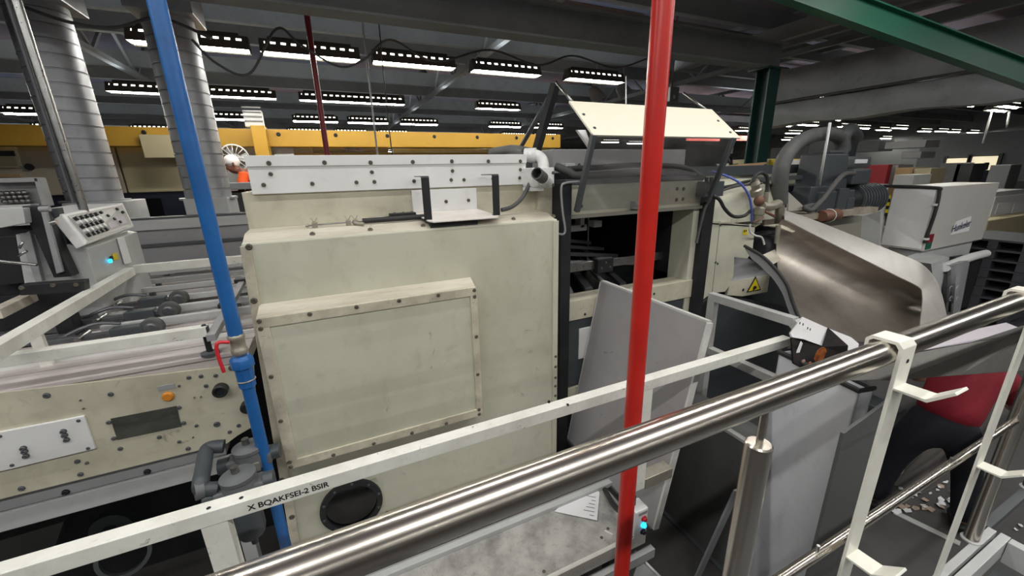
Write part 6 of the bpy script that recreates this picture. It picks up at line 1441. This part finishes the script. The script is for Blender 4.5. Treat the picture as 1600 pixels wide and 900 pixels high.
    for k in range(4):
        a = P(1484 + (k % 2) * 10, 450 + (k // 2) * 16, Y=1.76); MB().tube([a + V((0.03 * math.cos(j * 1.05), -0.01, 0.03 * math.sin(j * 1.05))) for j in range(6)], 0.0025, 5).build('printed_mark', 'whitegrey', t)
    o = MB().tube(bez([P(1476, 418, Y=1.9), P(1500, 408, Y=1.95), P(1520, 401, Y=2.0), P(1540, 396, Y=2.05)], 6), 0.05, 10).build('wrapped_pipe', 'white'); tag(o, 'white wrapped pipe under the cabinet, right of the hood', 'pipe')
    o = MB().slab([P(1516, 405, Y=2.05), P(1535, 402, Y=2.05), P(1512, 480, Y=2.05), P(1494, 482, Y=2.05)], (0, 0.2, 0)).build('black_curtain', 'black'); tag(o, 'black flap hanging between the bag and the pallets', 'curtain')
    # stacks of dark pallets
    def pallet(z, x0, y0, first=None):
        t = thing('pallet', '', 'pallet', (x0, y0, z), 'dark pallet stack')
        w, d = 1.2, 0.8; h = 0.145
        MB().box(x0, x0 + w, y0 - d, y0, z + h - 0.03, z + h, 0.004).build('deck', 'palletgrey', t)
        for k in range(3):
            yy = y0 - d + k * (d - 0.1) / 2; MB().box(x0, x0 + w, yy, yy + 0.1, z, z + 0.022).build('skid', 'palletgrey', t)
            for j in range(3):
                xx = x0 + j * (w - 0.14) / 2; MB().box(xx, xx + 0.14, yy, yy + 0.1, z + 0.022, z + h - 0.03).build('block', 'palletgrey', t)
        return t
    p = P(1546, 372, Z=1.36); n = 9; h = 0.15; p0 = pallet(0.0, p.x, p.y + 0.35)
    tag(p0, 'dark plastic pallet at the very bottom of the stack by the white cabinet', 'pallet')
    for k in range(1, n):
        c = copytree(p0); c.location.z = k * h; c.location.x = p.x + random.uniform(-0.02, 0.02)
        c['label'] = 'dark plastic pallet in the stack by the white cabinet, ' + ['second from the floor', 'third from the floor', 'fourth from the floor', 'fifth from the floor', 'fourth from the top', 'third from the top', 'second from the top', 'topmost one'][k - 1]
    # white goods behind the pallets
    for i, (ax, ay, bx, by, y, m_, lab) in enumerate(((1556, 308, 1600, 345, 3.3, 'white', 'white wrapped stack with paper notes behind the pallets'), (1545, 345, 1610, 362, 3.05, 'beige', 'beige flat stack just behind the dark pallets'), (1555, 300, 1576, 306, 3.35, 'whitegrey', 'small white box on top of the wrapped stack'))):
        a, b = P(ax, ay, Y=y), P(bx, by, Y=y)
        z0 = 0 if i != 2 else b.z
        o = MB().box(a.x, b.x + 0.8, y, y + 0.7, z0, a.z, 0.01).build('wrapped_stack' if i < 2 else 'small_box', m_); tag(o, lab, 'stack' if i < 2 else 'box')
        if i == 0:
            for u in (1560, 1585):
                c, d = P(u, 318, Y=y - 0.01), P(u + 16, 331, Y=y - 0.01); MB().box(c.x, d.x, y - 0.012, y - 0.004, d.z, c.z).build('paper_note', 'paper', o)
    # distant right wall with lit doorway and window
    x = 25.0
    struct(MB().box(x, x + 0.2, 4.0, P(1438, 230, X=x).y, 0, P(1440, 214, X=x).z).build('wall_right_1', 'farwall'))
    for n_, (ax, ay, bx, by) in enumerate(((1480, 248, 1512, 255), (1518, 245, 1550, 279))):
        a, b = P(ax, ay, X=x - 0.06), P(bx, by, X=x - 0.06)
        o = MB().box(x - 0.06, x, min(a.y, b.y), max(a.y, b.y), min(a.z, b.z), max(a.z, b.z)).build('window_%d' % (n_ + 1), 'litwindow'); struct(o)
        for yy in (min(a.y, b.y) - 0.1, max(a.y, b.y)):
            MB().box(x - 0.1, x, yy, yy + 0.1, min(a.z, b.z) - 0.1, max(a.z, b.z) + 0.1).build('window_frame', 'black', o)
    a, b = P(1526, 254, X=x - 0.8), P(1544, 279, X=x - 0.8)
    t = thing('dark_cart', 'dark shape of equipment in front of the lit far doorway', 'equipment', (x - 0.8, (a.y + b.y) / 2, 0))
    MB().box(x - 0.9, x - 0.7, b.y, a.y, 0, a.z - 0.3, 0.05).build('body', 'navy', t); MB().box(x - 0.9, x - 0.7, b.y + 0.1, (a.y + b.y) / 2, a.z - 0.3, a.z, 0.05).build('head', 'navy', t)
    # mid-distance shelves, stacks and clutter on the right
    items = ((1350, 258, 1384, 278, 14.0, 'reddull', 'red stacked goods far behind the pump'), (1384, 258, 1400, 277, 14.2, 'grey', 'grey stack right of the red goods'), (1400, 262, 1427, 276, 14.0, 'wood', 'brown stack behind the cabinet'),
             (1427, 263, 1452, 276, 14.0, 'beige', 'pale beige stack behind the cabinet'), (1398, 273, 1425, 290, 12.0, 'whitegrey', 'low white stack just over the cabinet edge'), (1470, 255, 1495, 282, 16.0, 'grey', 'grey far cabinet left of the lit doorway'),
             (1495, 256, 1514, 282, 16.0, 'dgrey', 'dark far cabinet beside the lit doorway'), (1548, 258, 1572, 284, 18.0, 'grey', 'grey panel standing behind the white cabinet corner'), (1565, 282, 1620, 300, 20.0, 'black', 'black low machine at the right edge far behind'),
             (1410, 238, 1438, 247, 15.0, 'grey', 'pale hanging sheet far behind the pump'), (1330, 222, 1372, 236, 15.0, 'dgrey', 'dark far machine head behind the pump'), (1384, 222, 1445, 230, 15.0, 'grey', 'long grey far conveyor under the lights'),
             (1140, 250, 1180, 262, 7.6, 'beige', 'low beige stack left of the green column'), (1120, 256, 1142, 264, 7.4, 'creamdirty', 'small cream stack behind the raised guard'), (1202, 249, 1218, 256, 8.0, 'yellow', 'small yellow-green bin right of the green column'),
             (1230, 250, 1248, 262, 7.0, 'white', 'white paper stack behind the suction hose'), (1250, 253, 1270, 264, 7.0, 'whitegrey', 'pale grey box right of the white paper stack'), (1205, 232, 1300, 240, 12.0, 'dgrey', 'dark far shelving behind the suction hose'))
    for ax, ay, bx, by, xx, m_, lab in items:
        a, b = P(ax, ay, X=xx), P(bx, by, X=xx)
        if max(a.y, b.y) < 0.5: continue
        o = MB().box(xx, xx + 0.8, min(a.y, b.y), max(a.y, b.y), min(a.z, b.z) if ay < 240 and ax > 1300 else 0.0, max(a.z, b.z), 0.01).build('goods_stack', m_); tag(o, lab, 'stack')
    # black tripod-like stand and sheets on the delivery roof
    t = thing('sheet_pile', 'loose pale sheets lying on the dark rails left of the green column', 'sheets', tuple(P(1160, 262, Y=2.9)))
    for k in range(3):
        a = [P(1115 + 12 * k, 263 - k, Y=2.95), P(1180 + 6 * k, 262 - 2 * k, Y=2.85), P(1198, 256 - k, Y=3.0), P(1130 + 10 * k, 260 - k, Y=3.1)]; MB().slab(a, (0, 0, 0.006)).build('sheet', ['paper', 'beige', 'wood'][k], t)
    t = thing('black_stand', 'black clamp stand behind the raised guard corner', 'stand', tuple(P(1142, 262, Y=5.0)))
    MB().cyl(P(1142, 268, Y=5.0), P(1142, 240, Y=5.0), 0.03, 8).build('pole', 'black', t); MB().bar(P(1130, 246, Y=5.0), P(1156, 240, Y=5.0), 0.05, 0.06).build('head', 'black', t)
    o = MB().cyl(P(1147, 212, Y=4.4), P(1143, 240, Y=4.4), 0.014, 8).build('white_tube', 'white'); tag(o, 'thin white tube hanging left of the green column', 'tube')
    for (ax, ay, bx, by) in ((1550, 172, 1536, 224), (1577, 175, 1573, 199)):
        o = MB().cyl(P(ax, ay, Y=5.9), P(bx, by, Y=5.9), 0.03, 8).build('suspension_tube', 'whitegrey'); tag(o, 'longer pale tube hanging from the far right lights' if ax < 1560 else 'shorter pale tube hanging from the far right lights', 'tube')
    # reflectors of the roof spotlights over the guard
    for (ax, ay, lab) in ((931, 148, 'left frosted lamp shade hanging above the cream flap'), (973, 141, 'right frosted lamp shade hanging above the cream flap')):
        p = P(ax, ay, Y=8.5); t = thing('lamp_shade', lab, 'lamp shade', (p.x, 8.5, p.z - 0.2))
        MB().lathe((p.x, 8.5, p.z), (0.5, -0.3, -0.8), [(0.06, -0.2), (0.13, -0.1), (0.17, 0.1), (0.17, 0.16), (0.15, 0.16)], 18).build('shade', 'grey', t)
        MB().cyl((p.x, 8.5, p.z), (p.x, 8.5, 5.58), 0.012, 6).build('hanger_rod', 'grey', t)
    p = P(1055, 145, Y=6.0); t = thing('roof_speaker', 'small box unit hanging under the roof right of the red pipe', 'box', (p.x, 6.0, p.z - 0.15))
    MB().box(p.x - 0.12, p.x + 0.1, 6.0, 6.2, p.z - 0.15, p.z + 0.1, 0.01).build('case', 'beam', t); MB().box(p.x - 0.05, p.x + 0.0, 5.99, 6.0, p.z - 0.1, p.z - 0.04).build('label', 'whitegrey', t)
    MB().cyl((p.x, 6.1, p.z + 0.1), (p.x, 6.1, 5.58), 0.02, 8).build('hanger_rod', 'beam', t)
M['beigegrey'] = mat('greyish_beige_paint', (158, 150, 134), 0.55, dirt=(136, 128, 112), amount=0.4, scale=0.8)
M['navyglass'] = mat('navy_dark_panel', (30, 34, 48), 0.3)
M['cabwhite'] = mat('pale_grey_cabinet', (196, 194, 190), 0.4, dirt=(168, 164, 158), amount=0.35, scale=1)
M['palletgrey'] = mat('dark_plastic_pallet', (66, 68, 74), 0.6)
M['farwall'] = mat('far_dark_grey_wall', (86, 88, 92), 0.8)
M['redlit'] = glow('lit_red_strip', (255, 120, 110), 1.2)
M['litwindow'] = glow('lit_far_window', (236, 224, 190), 0.8)
background()
for o in list(bpy.data.objects):
    if '_w' in o: del o['_w']
